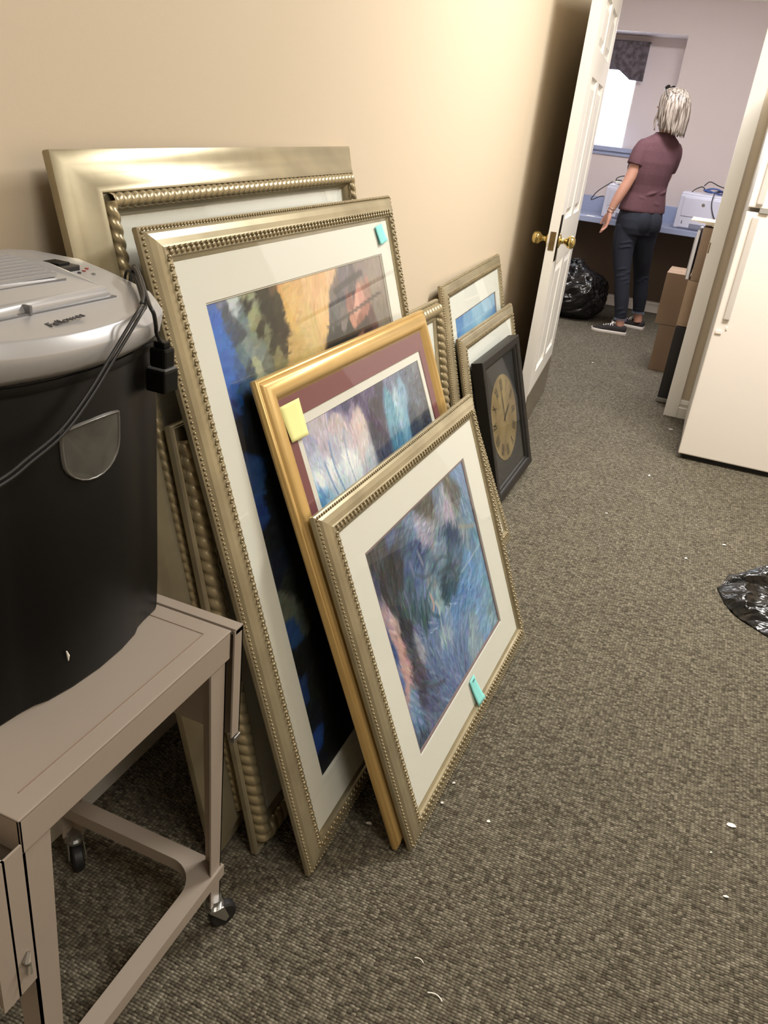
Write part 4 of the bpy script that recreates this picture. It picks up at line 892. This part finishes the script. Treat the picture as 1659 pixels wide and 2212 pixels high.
# ------------------------------------------------------------------ boxes by the doorway
def carton(label, x0, x1, y0, y1, z0, z1, m, rot=0.0, flaps=True):
    cx, cy = (x0+x1)/2, (y0+y1)/2
    root = empty('cardboard_box', label, 'box', (cx, cy, z0), rotz=rot, group=None)
    w, d, h = (x1-x0)/2, (y1-y0)/2, z1-z0
    boxo('body', (-w, w, -d, d, 0.001, h-0.003), m, root, bev=0.002, world=False)
    boxo('flap', (-w, w, -d, -0.002, h-0.003, h), m, root, world=False); boxo('flap', (-w, w, 0.002, d, h-0.003, h), m, root, world=False)
    boxo('packing_tape', (-w-0.0006, w+0.0006, -0.025, 0.025, h-0.05, h+0.0008), mat('packing_tape', (176, 148, 116), 0.25), root, world=False)
    return root
carton('lower brown cardboard box on the carpet of the far room, under another box', -0.303, 0.08, 5.85, 6.20, 0.0, 0.315, M_card)
carton('taller brown cardboard box stacked on the low box in the far room', -0.335, 0.10, 5.85, 6.23, 0.316, 0.652, M_card)
carton('brown cardboard box resting on the black computer tower behind the door casing', -0.168, 0.16, 5.07, 5.46, 0.462, 0.722, M_cardl)
carton('topmost cardboard box of the stack behind the door casing', -0.158, 0.16, 5.07, 5.44, 0.723, 1.010, M_card)
t = empty('computer_tower', 'black computer tower standing on the carpet under the cardboard boxes', 'computer', (-0.06, 5.3, 0))
boxo('case', (-0.168, 0.05, 5.06, 5.50, 0.03, 0.46), mat('tower_black', (36, 33, 32), 0.45, bump=(200, 0.1, 0.0005)), t, bev=0.004)
boxo('foot_strip', (-0.172, 0.05, 5.055, 5.07, 0.004, 0.03), M_chrome, t, bev=0.002)
boxo('base', (-0.160, 0.04, 5.075, 5.49, 0.0, 0.03), M_rubber, t)
def board():
    root = empty('white_panel', 'white framed panel held upright against the topmost cardboard box', 'panel', (-0.178, 5.25, 0.724))
    boxo('sheet', (-0.186, -0.170, 5.08, 5.44, 0.724, 0.990), mat('panel_white', (216, 214, 218), 0.4), root, bev=0.003)
    bm = bmesh.new(); tube(bm, [(-0.189, 5.12, 0.74), (-0.189, 5.12, 0.95), (-0.189, 5.30, 0.95)], 0.004, 8); bmo('wire_handle', bm, M_chrome, root)
board()
bm = bmesh.new()
for k in range(5): box(bm, -0.150, 0.10, 5.09, 5.36, 1.012+0.006*k, 1.017+0.006*k, M=Matrix.Rotation(radians(-2+1.1*k)*0.4, 4, 'Z'))
tag(bmo('paper_stack', bm, mat('cream_paper', (226, 214, 190), 0.8)), 'loose cream papers and envelopes on the topmost cardboard box', 'paper')
# ------------------------------------------------------------------ the woman
M_skin = mat('skin', (196, 148, 126), 0.55, bump=(120, 0.05, 0.0006), var=(14, 0.3, (184, 134, 114)))
M_shirt = mat('maroon_heather_jersey', (98, 66, 72), 0.9, bump=(240, 0.25, 0.0012), var=(180, 0.15, (86, 56, 62)))
M_jean = mat('dark_blue_denim', (17, 21, 33), 0.85, bump=(300, 0.3, 0.001), var=(9, 0.25, (25, 30, 43)))
M_shoe = mat('dark_canvas', (34, 29, 28), 0.85, bump=(420, 0.3, 0.0008))
M_sole = mat('white_rubber_sole', (214, 206, 196), 0.6)
M_lace = mat('white_lace', (240, 238, 234), 0.8)

def oval_ring(c, a, b, ax, n=28, p=2.3):
    """superellipse ring: half-width a along ax, half-depth b across"""
    c = Vector(c); ax = Vector(ax).normalized(); bx = Vector((0, 0, 1)).cross(ax)
    out = []
    for k in range(n):
        t = 2*pi*k/n; ct, st = cos(t), sin(t)
        out.append(c+ax*(a*abs(ct)**(2/p)*(1 if ct > 0 else -1))+bx*(b*abs(st)**(2/p)*(1 if st > 0 else -1)))
    return out

def woman():
    root = empty('person', 'woman in maroon t-shirt and dark skinny jeans standing in the far room, seen from behind', 'person', (-0.66, 6.98, 0))
    SH = Vector((0.74, 0.67, 0))           # shoulder line, near-left to far-right
    BK = Vector((0.67, -0.74, 0))          # towards her back
    # --- body: head, neck, arms with hands, ankles and feet inside one surface
    bm = bmesh.new()
    hc = Vector((-0.662, 6.955, 1.640)); face = Vector((-0.86, 0.50, -0.10)).normalized(); side = Vector((0, 0, 1)).cross(face).normalized(); upv = face.cross(side)
    def H(f, s, u): return hc+face*f+side*s+upv*u
    MH = Matrix((face, side, upv)).transposed().to_4x4()
    ball(bm, H(-0.010, 0, 0.025), 0.088, (1.08, 0.86, 1.0), 3, MH)          # skull
    ball(bm, H(0.030, 0, -0.035), 0.066, (0.95, 0.86, 1.15), 3, MH)         # face
    ball(bm, H(0.066, 0, -0.088), 0.022, (1, 1.2, 0.9), 2, MH)              # chin
    ball(bm, H(0.022, 0, -0.080), 0.048, (1.0, 1.05, 0.7), 2, MH)           # jaw
    tube(bm, [H(0.088, 0, 0.005), H(0.100, 0, -0.018), H(0.108, 0, -0.032), H(0.094, 0, -0.040)], [0.007, 0.009, 0.011, 0.009], 8)   # nose
    tube(bm, [H(0.086, -0.022, -0.060), H(0.094, 0, -0.058), H(0.086, 0.022, -0.060)], [0.004, 0.0065, 0.004], 8)    # upper lip
    tube(bm, [H(0.084, -0.018, -0.068), H(0.092, 0, -0.069), H(0.084, 0.018, -0.068)], [0.004, 0.0065, 0.004], 8)    # lower lip
    for s in (-1, 1):
        tube(bm, [H(0.080, s*0.050, 0.020), H(0.092, s*0.030, 0.024), H(0.090, s*0.012, 0.020)], [0.005, 0.007, 0.005], 8)  # brow
        ball(bm, H(0.060, s*0.040, -0.030), 0.026, (1, 1, 1), 2)            # cheek
        ball(bm, H(0.000, s*0.079, -0.020), 0.026, (0.62, 0.35, 1.1), 2, MH)  # ear
    tube(bm, [(-0.655, 6.975, 1.40), (-0.655, 6.972, 1.47), (-0.658, 6.965, 1.53), (-0.660, 6.958, 1.58)], [0.075, 0.055, 0.050, 0.050], 16)
    # left arm, hanging
    tube(bm, catmull([(-0.775, 6.875, 1.39), (-0.800, 6.850, 1.30), (-0.812, 6.838, 1.21), (-0.832, 6.825, 1.13), (-0.862, 6.815, 1.05), (-0.892, 6.808, 0.970), (-0.913, 6.803, 0.900)], 3),
         [0.050, 0.049, 0.048, 0.047, 0.046, 0.045, 0.044, 0.043, 0.042, 0.041, 0.041, 0.041, 0.040, 0.038, 0.036, 0.033, 0.030, 0.0275, 0.0265], 14)
    # palm: faces her thigh, thumb side forward (away from the camera-left)
    pd = Vector((-0.10, -0.02, -1)).normalized(); pw = Vector((-0.45, 0.88, 0.2)); pw = (pw-pd*pw.dot(pd)).normalized(); pn = pd.cross(pw).normalized()
    w0 = Vector((-0.914, 6.803, 0.897))
    def HP(a, b, c): return w0+pd*a+pw*b+pn*c
    for b in (-0.026, -0.009, 0.009, 0.026):
        tube(bm, [HP(0.0, b*0.55, 0), HP(0.040, b*0.9, 0.001), HP(0.078, b, 0.0)], [0.016, 0.016, 0.0125], 10)
    for b, L, cu in ((-0.030, 0.060, 0.022), (-0.010, 0.075, 0.018), (0.010, 0.080, 0.014), (0.030, 0.072, 0.008)):   # little .. index
        tube(bm, [HP(0.070, b, 0), HP(0.078+L*0.42, b*1.08, -cu*0.25), HP(0.078+L*0.75, b*1.10, -cu*0.9), HP(0.078+L, b*1.06, -cu*1.8)], [0.0105, 0.0095, 0.0085, 0.0068], 10)
    tube(bm, [HP(0.015, 0.024, -0.004), HP(0.045, 0.044, -0.012), HP(0.072, 0.054, -0.018), HP(0.098, 0.056, -0.022)], [0.014, 0.0125, 0.0105, 0.0080], 10)
    # right arm, folded in front of her
    tube(bm, catmull([(-0.575, 7.055, 1.39), (-0.585, 7.090, 1.28), (-0.600, 7.145, 1.17), (-0.640, 7.190, 1.13), (-0.700, 7.200, 1.14), (-0.745, 7.180, 1.16)], 3),
         [0.048, 0.047, 0.046, 0.045, 0.044, 0.043, 0.042, 0.042, 0.041, 0.040, 0.038, 0.036, 0.033, 0.031, 0.029, 0.027], 14)
    q0 = Vector((-0.747, 7.178, 1.161)); qd = Vector((-0.9, -0.3, 0.25)).normalized(); qw = Vector((0.1, 0.2, 1)); qw = (qw-qd*qw.dot(qd)).normalized(); qn = qd.cross(qw)
    for b in (-0.024, -0.008, 0.008, 0.024):
        tube(bm, [q0+qw*b*.6, q0+qd*0.04+qw*b, q0+qd*0.078+qw*b], [0.016, 0.015, 0.012], 10)
        tube(bm, [q0+qd*0.07+qw*b, q0+qd*0.105+qw*b+qn*0.006, q0+qd*0.125+qw*b+qn*0.022, q0+qd*0.120+qw*b+qn*0.042], [0.0105, 0.0095, 0.0085, 0.007], 10)
    tube(bm, [q0+qd*0.02+qw*0.024, q0+qd*0.05+qw*0.046, q0+qd*0.078+qw*0.052, q0+qd*0.10+qw*0.050], [0.014, 0.012, 0.010, 0.008], 10)
    # hidden core that carries the limbs under the clothes
    tube(bm, [(-0.66, 6.975, 1.42), (-0.69, 6.97, 1.25), (-0.70, 6.98, 1.05), (-0.70, 6.98, 0.86)], [0.070, 0.090, 0.080, 0.095], 18)
    tube(bm, [(-0.785, 6.865, 1.385), (-0.66, 6.97, 1.42), (-0.565, 7.06, 1.385)], [0.046, 0.060, 0.046], 14)
    for pts, rr in (([(-0.755, 6.93, 0.86), (-0.760, 6.92, 0.66), (-0.722, 6.89, 0.45), (-0.683, 6.868, 0.27), (-0.657, 6.862, 0.13), (-0.652, 6.860, 0.055)], [0.06, 0.06, 0.045, 0.042, 0.033, 0.034]),
                    ([(-0.640, 7.02, 0.86), (-0.632, 7.05, 0.66), (-0.602, 7.14, 0.45), (-0.572, 7.170, 0.27), (-0.558, 7.20, 0.14), (-0.548, 7.205, 0.055)], [0.06, 0.06, 0.045, 0.042, 0.033, 0.034])):
        tube(bm, catmull(pts, 3), list(np.interp(np.linspace(0, 5, 16), range(6), rr)), 14)
    for (hx, hy), (tx, ty) in (((-0.615, 6.858), (-0.80, 6.832)), ((-0.512, 7.212), (-0.70, 7.245))):
        tube(bm, [(hx, hy, 0.045), ((hx+tx)/2, (hy+ty)/2, 0.040), (tx, ty, 0.032)], [0.024, 0.022, 0.012], 12)
    b = bmo('body', bm, M_skin, root); voxel(b, 0.0045, 2)
    # --- t-shirt
    bm = bmesh.new()
    rg = [((-0.703, 6.985, 0.925), 0.186, 0.128), ((-0.703, 6.985, 0.945), 0.188, 0.130), ((-0.701, 6.983, 1.00), 0.176, 0.124), ((-0.700, 6.980, 1.06), 0.160, 0.116), ((-0.703, 6.975, 1.12), 0.160, 0.116), ((-0.708, 6.970, 1.20), 0.172, 0.128),
          ((-0.704, 6.970, 1.28), 0.184, 0.130), ((-0.692, 6.972, 1.36), 0.190, 0.112), ((-0.680, 6.972, 1.41), 0.176, 0.092), ((-0.668, 6.972, 1.445), 0.128, 0.078), ((-0.660, 6.972, 1.475), 0.078, 0.066), ((-0.658, 6.970, 1.490), 0.066, 0.060)]
    loft(bm, [oval_ring(c, a, d, SH) for c, a, d in rg])
    tube(bm, catmull([(-0.745, 6.905, 1.405), (-0.782, 6.872, 1.375), (-0.800, 6.850, 1.310), (-0.808, 6.840, 1.250)], 4), [0.052]*3+[0.060]*3+[0.063]*3+[0.064]*3+[0.064], 16)
    tube(bm, catmull([(-0.610, 7.030, 1.405), (-0.572, 7.058, 1.375), (-0.575, 7.080, 1.300), (-0.590, 7.100, 1.235)], 4), [0.052]*3+[0.060]*3+[0.062]*3+[0.063]*3+[0.063], 16)
    ball(bm, (-0.790, 7.04, 1.235), 0.085, (1, 1, 0.9), 2); ball(bm, (-0.80, 6.955, 1.235), 0.080, (1, 1, 0.9), 2)     # bust
    # soft folds gathered at the waist and below the arm
    rnd = random.Random(3)
    for k in range(9):
        a0 = -2.5+k*0.42+rnd.uniform(-.1, .1); z = 1.02+rnd.uniform(-0.02, 0.06); pts = []
        for j in range(6):
            a = a0+j*0.13; c = Vector((-0.701, 6.982, 0)); ax = SH.normalized(); bx = Vector((0, 0, 1)).cross(ax)
            pts.append(c+ax*(0.166*cos(a))+bx*(0.119*sin(a))+Vector((0, 0, z+0.007*j*(1 if k % 2 else -0.6))))
        tube(bm, pts, [0.003, 0.008, 0.011, 0.011, 0.008, 0.003], 8)
    for k in range(7):
        a = -2.2+k*0.35; c = Vector((-0.703, 6.985, 0)); ax = SH.normalized(); bx = Vector((0, 0, 1)).cross(ax)
        e = c+ax*(0.182*cos(a))+bx*(0.126*sin(a)); g = c+ax*(0.172*cos(a+.12))+bx*(0.120*sin(a+.12))
        tube(bm, [e+Vector((0, 0, 0.93)), g+Vector((0, 0, 1.0)), g+Vector((0, 0, 1.05))], [0.008, 0.007, 0.002], 8)
    s = bmo('t_shirt', bm, M_shirt, root); voxel(s, 0.006, 3)
    # --- jeans
    bm = bmesh.new()
    rg = [((-0.700, 6.982, 0.985), 0.158, 0.112), ((-0.700, 6.984, 0.93), 0.168, 0.120), ((-0.700, 6.980, 0.87), 0.178, 0.132), ((-0.700, 6.978, 0.81), 0.178, 0.134), ((-0.700, 6.978, 0.76), 0.166, 0.122)]
    loft(bm, [oval_ring(c, a, d, SH, p=2.5) for c, a, d in rg])
    for c in ((-0.675, 6.905, 0.85), (-0.612, 6.960, 0.85)): ball(bm, c, 0.082, (1, 1, 1.25), 3)     # seat
    N1 = [(-0.765, 6.925, 0.80), (-0.772, 6.915, 0.70), (-0.752, 6.900, 0.57), (-0.727, 6.888, 0.46), (-0.708, 6.878, 0.37), (-0.685, 6.870, 0.27), (-0.668, 6.864, 0.18), (-0.660, 6.862, 0.122)]
    N2 = [(-0.640, 7.015, 0.80), (-0.634, 7.035, 0.70), (-0.618, 7.080, 0.57), (-0.606, 7.130, 0.46), (-0.590, 7.155, 0.37), (-0.575, 7.172, 0.27), (-0.566, 7.190, 0.19), (-0.562, 7.198, 0.142)]
    RR = [0.100, 0.090, 0.074, 0.063, 0.060, 0.058, 0.050, 0.046]
    for N_ in (N1, N2): tube(bm, catmull(N_, 3), list(np.interp(np.linspace(0, 7, 22), range(8), RR)), 20)
    rnd = random.Random(9)
    for N_ in (N1, N2):      # creases at knee, thigh and cuff
        for zc in (0.70, 0.665, 0.50, 0.475, 0.45, 0.425, 0.40, 0.20, 0.17):
            i = min(range(len(N_)), key=lambda q: abs(N_[q][2]-zc)); c = Vector((N_[i][0]*1.0, N_[i][1], zc)); j = i+1 if zc < N_[i][2] and i < 7 else i-1
            f = (zc-N_[i][2])/((N_[j][2]-N_[i][2]) or 1); c = Vector(N_[i]).lerp(Vector(N_[j]), f); r = RR[i]+(RR[j]-RR[i])*f
            a0 = rnd.uniform(-2.4, -1.2)
            tube(bm, [c+Vector((r*cos(a0+t*0.28), r*sin(a0+t*0.28), 0.010*sin(t+a0))) for t in range(6)], [0.001, 0.0045, 0.006, 0.006, 0.0045, 0.001], 6)
    j = bmo('jeans', bm, M_jean, root); voxel(j, 0.006, 3)
    # frayed hems
    for c, r in ((N1[-1], 0.046), (N2[-1], 0.046)):
        bm = bmesh.new()
        for k in range(60):
            a = 2*pi*k/60; p = Vector(c)+Vector((r*1.02*cos(a), r*1.02*sin(a), 0.006)); tube(bm, [p, p+Vector((0.003*cos(a)+rnd.uniform(-.003, .003), 0.003*sin(a), -0.016-rnd.uniform(0, .008)))], 0.0012, 4)
        bmo('frayed_hem', bm, mat('frayed_denim', (104, 112, 130), 0.9), j)
    # back pocket and belt line
    # --- shoes
    def shoe(heel, toe, lbl):
        h = Vector(heel+(0,)); t = Vector(toe+(0,)); d = (t-h); L = d.length; d.normalize(); s = Vector((-d.y, d.x, 0))
        bm = bmesh.new(); rings = []
        st = [(0.00, .024, .020, .060), (0.03, .034, .020, .070), (0.12, .040, .020, .072), (0.25, .041, .020, .068), (0.38, .041, .020, .072), (0.50, .042, .020, .070), (0.62, .045, .020, .060), (0.75, .047, .020, .050), (0.88, .043, .020, .040), (0.96, .031, .020, .032), (1.0, .014, .020, .026)]
        for f, w, z0, z1 in st:
            c = h+d*(L*f); r = []
            for k in range(14):
                a = pi*k/13; r.append(c+s*(w*cos(a))*(1.0)+Vector((0, 0, z0+(z1-z0)*max(0.0, sin(a))**0.55)))
            r += [c+s*(-w*0.9)+Vector((0, 0, z0-0.004)), c+s*(w*0.9)+Vector((0, 0, z0-0.004))]
            rings.append(r)
        loft(bm, rings); up_ = bmo('shoe', bm, M_shoe, root, smooth=True)
        m = up_.modifiers.new('sub', 'SUBSURF'); m.levels = 1; m.render_levels = 1
        bm = bmesh.new(); rings = []
        for z, k in ((0.001, 1.0), (0.012, 1.06), (0.021, 1.03), (0.024, 0.98)):
            L_ = [h+d*(L*(f*1.03-0.012))+s*(w*k+0.002) for f, w, _, _ in st]; R_ = [h+d*(L*(f*1.03-0.012))-s*(w*k+0.002) for f, w, _, _ in st][::-1]
            rings.append([p+Vector((0, 0, z+0.004*max(0, (p-h).dot(d)/L-0.85)*4)) for p in L_+R_])
        loft(bm, rings); bmo('sole', bm, M_sole, up_, auto=50)
        bm = bmesh.new()
        for k in range(5):
            f = 0.42+0.062*k; z = 0.074-0.030*(f-0.38)/0.38+0.003; c = h+d*(L*f)+Vector((0, 0, z))
            tube(bm, [c-s*0.028-Vector((0, 0, .010)), c+Vector((0, 0, 0.003))+d*0.003, c+s*0.028-Vector((0, 0, .010))], 0.0038, 6)
        c = h+d*(L*0.42)+Vector((0, 0, 0.080))
        for q in (-1, 1): tube(bm, catmull([c, c+s*q*0.020+Vector((0, 0, .008)), c+s*q*0.030+d*0.012-Vector((0, 0, .006)), c+d*0.004], 4), 0.0036, 6)
        bmo('laces', bm, M_lace, up_)
    shoe((-0.592, 6.860), (-0.862, 6.822), '')
    shoe((-0.490, 7.215), (-0.757, 7.250), '')
    # --- hair: a bob; cap plus combed locks
    bm = bmesh.new()
    ball(bm, H(-0.022, 0, 0.040), 0.102, (1.06, 0.92, 0.98), 3, MH)
    ball(bm, H(-0.060, 0, -0.040), 0.088, (0.80, 1.02, 1.20), 3, MH)
    for s_ in (-1, 1): ball(bm, H(-0.010, s_*0.064, -0.050), 0.042, (1.15, 0.62, 1.75), 2, MH)
    hcap = bmo('hair', bm, None, root); voxel(hcap, 0.007, 3)
    mh = bpy.data.materials.new('ash_blonde_hair'); mh.use_nodes = True; nt = mh.node_tree; bs = nt.nodes['Principled BSDF']; bs.inputs['Roughness'].default_value = 0.42
    tc = nt.nodes.new('ShaderNodeTexCoord'); mp = nt.nodes.new('ShaderNodeMapping'); mp.inputs['Scale'].default_value = (60, 60, 5); n = nt.nodes.new('ShaderNodeTexNoise'); n.inputs['Scale'].default_value = 1.6; n.inputs['Detail'].default_value = 3
    r = nt.nodes.new('ShaderNodeValToRGB'); r.color_ramp.elements[0].position = 0.38; r.color_ramp.elements[0].color = lin((70, 58, 48))+(1,); r.color_ramp.elements[1].position = 0.60; r.color_ramp.elements[1].color = lin((176, 165, 152))+(1,)
    nt.links.new(tc.outputs['Object'], mp.inputs['Vector']); nt.links.new(mp.outputs[0], n.inputs['Vector']); nt.links.new(n.outputs['Fac'], r.inputs['Fac']); nt.links.new(r.outputs[0], bs.inputs['Base Color'])
    hcap.data.materials.append(mh)
    bm = bmesh.new(); rnd = random.Random(5)
    for k in range(150):
        az = rnd.uniform(-2.55, 2.55)             # around the head from the back (0) to the temples
        bk, sd = -cos(az), sin(az)
        L0 = 0.10+0.05*rnd.random(); drop = -0.135-0.035*max(0, cos(az))+rnd.uniform(-.018, .012)
        cr = rnd.uniform(-0.02, 0.03)
        pts = [H(-0.02+cr*0.5, cr, 0.138), H(-0.022+bk*0.060, sd*0.055, 0.125), H(-0.030+bk*0.098, sd*0.090, 0.070), H(-0.036+bk*0.108, sd*0.101, -0.005), H(-0.040+bk*0.104, sd*0.103, -0.075), H(-0.042+bk*0.088, sd*0.096, drop)]
        if az*az > 5: pts = pts[:4]+[H(0.010+bk*0.080, sd*0.098, -0.070), H(0.016+bk*0.070, sd*0.088, drop*0.9)]
        w = rnd.uniform(0.006, 0.010)
        q = catmull(pts, 4); n_ = len(q)
        tube(bm, q, [w*(0.5+0.9*max(0.0, sin(pi*min(1, (i+2)/n_)**0.8))) for i in range(n_)], 6)
    lk = bmo('hair_locks', bm, mh, hcap, smooth=True)
    # jewellery
    bm = bmesh.new()
    for c, r_ in (((-0.903, 6.806, 0.932), 0.031), ((-0.909, 6.804, 0.912), 0.031)):
        tube(bm, [Vector(c)+Vector((r_*cos(a), r_*sin(a), -0.008*cos(a))) for a in np.linspace(0, 2*pi, 25)], 0.0018, 6)
    bmo('bracelet', bm, M_chrome, root, smooth=True)
    bm = bmesh.new(); rc = HP(0.090, 0.0105, -0.001); tube(bm, [rc+pw*0.0115*cos(a)+pn*0.0115*sin(a) for a in np.linspace(0, 2*pi, 17)], 0.002, 6); bmo('ring', bm, M_chrome, root, smooth=True)
    # sunglasses pushed up on the head
    g = empty('sunglasses', 'dark sunglasses pushed up on top of the blonde head', 'sunglasses', H(0.02, 0, 0.145))
    for s_ in (-1, 1):
        bm = bmesh.new(); c = H(0.030, s_*0.030, 0.150); n3 = (face*0.75+upv*0.65).normalized(); a1 = side; b1 = n3.cross(a1)
        loft(bm, [[c+a1*0.026*cos(t)+b1*0.020*sin(t)+n3*z for t in np.linspace(0, 2*pi, 18)[:-1]] for z in (-0.001, 0.001)]); bmo('lens', bm, mat('dark_lens', (30, 28, 30), 0.15), g)
        bm = bmesh.new(); tube(bm, [c+side*s_*0.027, H(-0.02, s_*0.096, 0.100), H(-0.05, s_*0.104, 0.055)], 0.0025, 6); bmo('temple', bm, M_blackp, g)
    bm = bmesh.new(); tube(bm, [H(0.034, -0.012, 0.154), H(0.038, 0, 0.158), H(0.034, 0.012, 0.154)], 0.0028, 6); bmo('bridge', bm, M_blackp, g)
woman()

# ------------------------------------------------------------------ bin bags
def bag_mat():
    m = mat('black_bin_bag_film', (13, 13, 14), 0.20, spec=0.6)
    nt = m.node_tree; b = nt.nodes['Principled BSDF']; tc = nt.nodes['Texture Coordinate']
    mp = nt.nodes.new('ShaderNodeMapping'); mp.inputs['Rotation'].default_value = (0.5, 0.9, 0.3); mp.inputs['Scale'].default_value = (4, 22, 4)
    n = nt.nodes.new('ShaderNodeTexNoise'); n.inputs['Scale'].default_value = 1.6; n.inputs['Detail'].default_value = 3; n.inputs['Distortion'].default_value = 0.5
    bp = nt.nodes.new('ShaderNodeBump'); bp.inputs['Strength'].default_value = 0.9; bp.inputs['Distance'].default_value = 0.016
    nt.links.new(tc.outputs['Object'], mp.inputs['Vector']); nt.links.new(mp.outputs[0], n.inputs['Vector']); nt.links.new(n.outputs['Fac'], bp.inputs['Height']); nt.links.new(bp.outputs[0], b.inputs['Normal'])
    return m
M_bag = bag_mat()
from mathutils import noise as mnoise

def bin_bag(name, label, c, rx, ry, h, seed, ridge_dir, tie=True, amp=1.0):
    bm = bmesh.new(); bmesh.ops.create_icosphere(bm, subdivisions=6, radius=1)
    off = Vector((seed*3.1, seed*1.7, 0)); rd = Vector(ridge_dir).normalized()
    for v in bm.verts:
        p = v.co.copy(); z = p.z
        base = Vector((p.x*rx, p.y*ry, 0)); k = 1.0 if z < 0 else (1-z**2.2*0.35)
        e = mnoise.noise(p*1.6+off)*0.16+mnoise.noise(p*3.4+off)*0.07
        q = p-rd*p.dot(rd)*0.86
        rg_ = abs(mnoise.noise(q*7+off*2))*0.085+abs(mnoise.noise(q*14+off))*0.035
        f = 1+(e-rg_)*amp
        zz = (z*0.55+0.45)*h if z > -0.55 else 0.1475*h*max(0, (z+1)/0.45)**1.5
        v.co = Vector((base.x*k*f, base.y*k*f, max(zz*(1+(e-rg_)*0.6*amp), 0.002)))
    bmesh.ops.translate(bm, vec=c, verts=bm.verts)
    o = bmo(name, bm, M_bag, smooth=True); tag(o, label, 'bin bag')
    if tie:
        bm = bmesh.new(); top = Vector(c)+Vector((-rx*0.1, 0, h*0.90))
        for k in range(9):
            a = 2*pi*k/9; tube(bm, [top, top+Vector((0.03*cos(a), 0.03*sin(a), 0.02)), top+Vector((0.07*cos(a)+.01, 0.07*sin(a), 0.045+0.02*sin(k*2.1)))], [0.014, 0.012, 0.004], 6)
        bmo('knotted_neck', bm, M_bag, o, smooth=True)
    return o
bin_bag('bin_bag', 'full shiny black bin bag slumped on the carpet behind the open door', (-1.13, 7.22, 0.0), 0.31, 0.26, 0.47, 1.3, (0.8, 0.1, 0.45))

def flat_bag():
    # an empty bag lying crumpled on the carpet, ragged outline
    bm = bmesh.new(); N = 90; M_ = 70
    x0, x1, y0, y1 = 0.27, 0.95, 2.45, 3.12; g = []
    out = [(0.0, 0.50), (0.06, 0.70), (0.30, 0.88), (0.6, 0.97), (1.0, 1.0)]; bot = [(0.0, 0.50), (0.03, 0.36), (0.12, 0.22), (0.26, 0.13), (0.6, 0.04), (1.0, 0.0)]
    def ip(t, P): return float(np.interp(t, [a for a, b in P], [b for a, b in P]))
    for sgn in (1, 0):
        grid = []
        for i in range(N+1):
            u = i/N; a, b = ip(u, bot), ip(u, out); row = []
            for j in range(M_+1):
                v = j/M_; x = x0+(x1-x0)*u; y = y0+(y1-y0)*(a+(b-a)*v)
                e = min(v, 1-v)*2; edge = min(1, e*4)*min(1, u*8)
                p = Vector((x*5, y*5, 0.3)); q = Vector(((x*0.35-y*0.94)*22, (x*0.94+y*0.35)*3.5, 1.1))
                z = edge*(0.018+0.034*abs(mnoise.noise(p*1.7))+0.042*(1-abs(mnoise.noise(q))*2.6)*max(0, mnoise.noise(p)+0.55)+0.012*(1-abs(mnoise.noise(q*2.3))*2)) if sgn else 0.002
                if sgn and e < 0.25: z += 0.012*(1-e/0.25)*abs(mnoise.noise(q*1.5))
                row.append(bm.verts.new((x+0.010*mnoise.noise(q*0.5), y+0.012*mnoise.noise(q*0.7+Vector((3, 0, 0))), max(z, 0.0022))))
            grid.append(row)
        for i in range(N):
            for j in range(M_):
                bm.faces.new((grid[i][j], grid[i+1][j], grid[i+1][j+1], grid[i][j+1]))
    bmesh.ops.remove_doubles(bm, verts=bm.verts, dist=0.0008)
    tag(bmo('bin_bag', bm, M_bag, smooth=True), 'empty crumpled black bin bag lying flat on the brown carpet', 'bin bag')
flat_bag()

# ------------------------------------------------------------------ paper scraps on the carpet
scraps = [(-0.39, 1.223, .007, .004, 'white paper scrap on the carpet between the tall painting and the gold frame'),
          (-0.265, 1.427, .004, .004, 'round white paper dot on the carpet against the front blue painting, the farther of two'),
          (-0.269, 1.356, .004, .004, 'round white paper dot on the carpet against the front blue painting, the nearer of two'),
          (-0.16, 1.355, .004, .004, 'round white paper dot alone on the carpet just right of the front blue painting'),
          (0.344, 1.617, .011, .007, 'largest torn white paper scrap, on the carpet at the right'),
          (0.338, 1.401, .006, .003, 'thin white paper shred below the largest torn scrap at the right'),
          (0.304, 1.509, .003, .002, 'tiny pale paper speck between the two scraps at the right'),
          (-0.133, 0.926, .016, .0022, 'long curved white paper shred lying in the foreground'),
          (-0.182, 0.977, .010, .0018, 'short curved white paper shred above the long one in the foreground'),
          (-0.069, 3.754, .005, .010, 'white paper shred on the carpet in front of the refrigerator'),
          (-0.182, 3.191, .006, .004, 'pale paper speck on the carpet between the clock and the bin bag'),
          (0.151, 2.964, .006, .006, 'white paper dot on the carpet left of the flat black bin bag'),
          (0.283, 3.18, .008, .005, 'white paper scrap on the carpet just above the flat black bin bag'),
          (-0.038, 4.556, .014, .006, 'white paper shred on the carpet by the corner of the refrigerator'),
          (-0.663, 5.705, .007, .006, 'white paper speck on the grey carpet in the middle of the doorway'),
          (-0.867, 0.80, .010, .004, 'white paper scrap on the carpet under the taupe stand')]
for x, y, a, b_, lbl in scraps:
    bm = bmesh.new(); n = 9; rnd = random.Random(int(x*1000)+7)
    if a > 3.5*b_:
        pts = [Vector((x+a*(t-.5)*2*0.9, y+0.5*a*sin(t*2.6)-a*0.5*t, 0.0035)) for t in np.linspace(0, 1, 7)]; tube(bm, pts, b_*0.5, 6, flat=0.4)
    else:
        r = [Vector((x+a*cos(2*pi*k/n)*rnd.uniform(.75, 1.1), y+b_*sin(2*pi*k/n)*rnd.uniform(.75, 1.1), 0.0022+0.0012*sin(k))) for k in range(n)]
        loft(bm, [r, [p+Vector((0, 0, 0.0006)) for p in r]])
    tag(bmo('paper_scrap', bm, M_paper), lbl, 'paper scrap', 'paper scraps on the carpet')
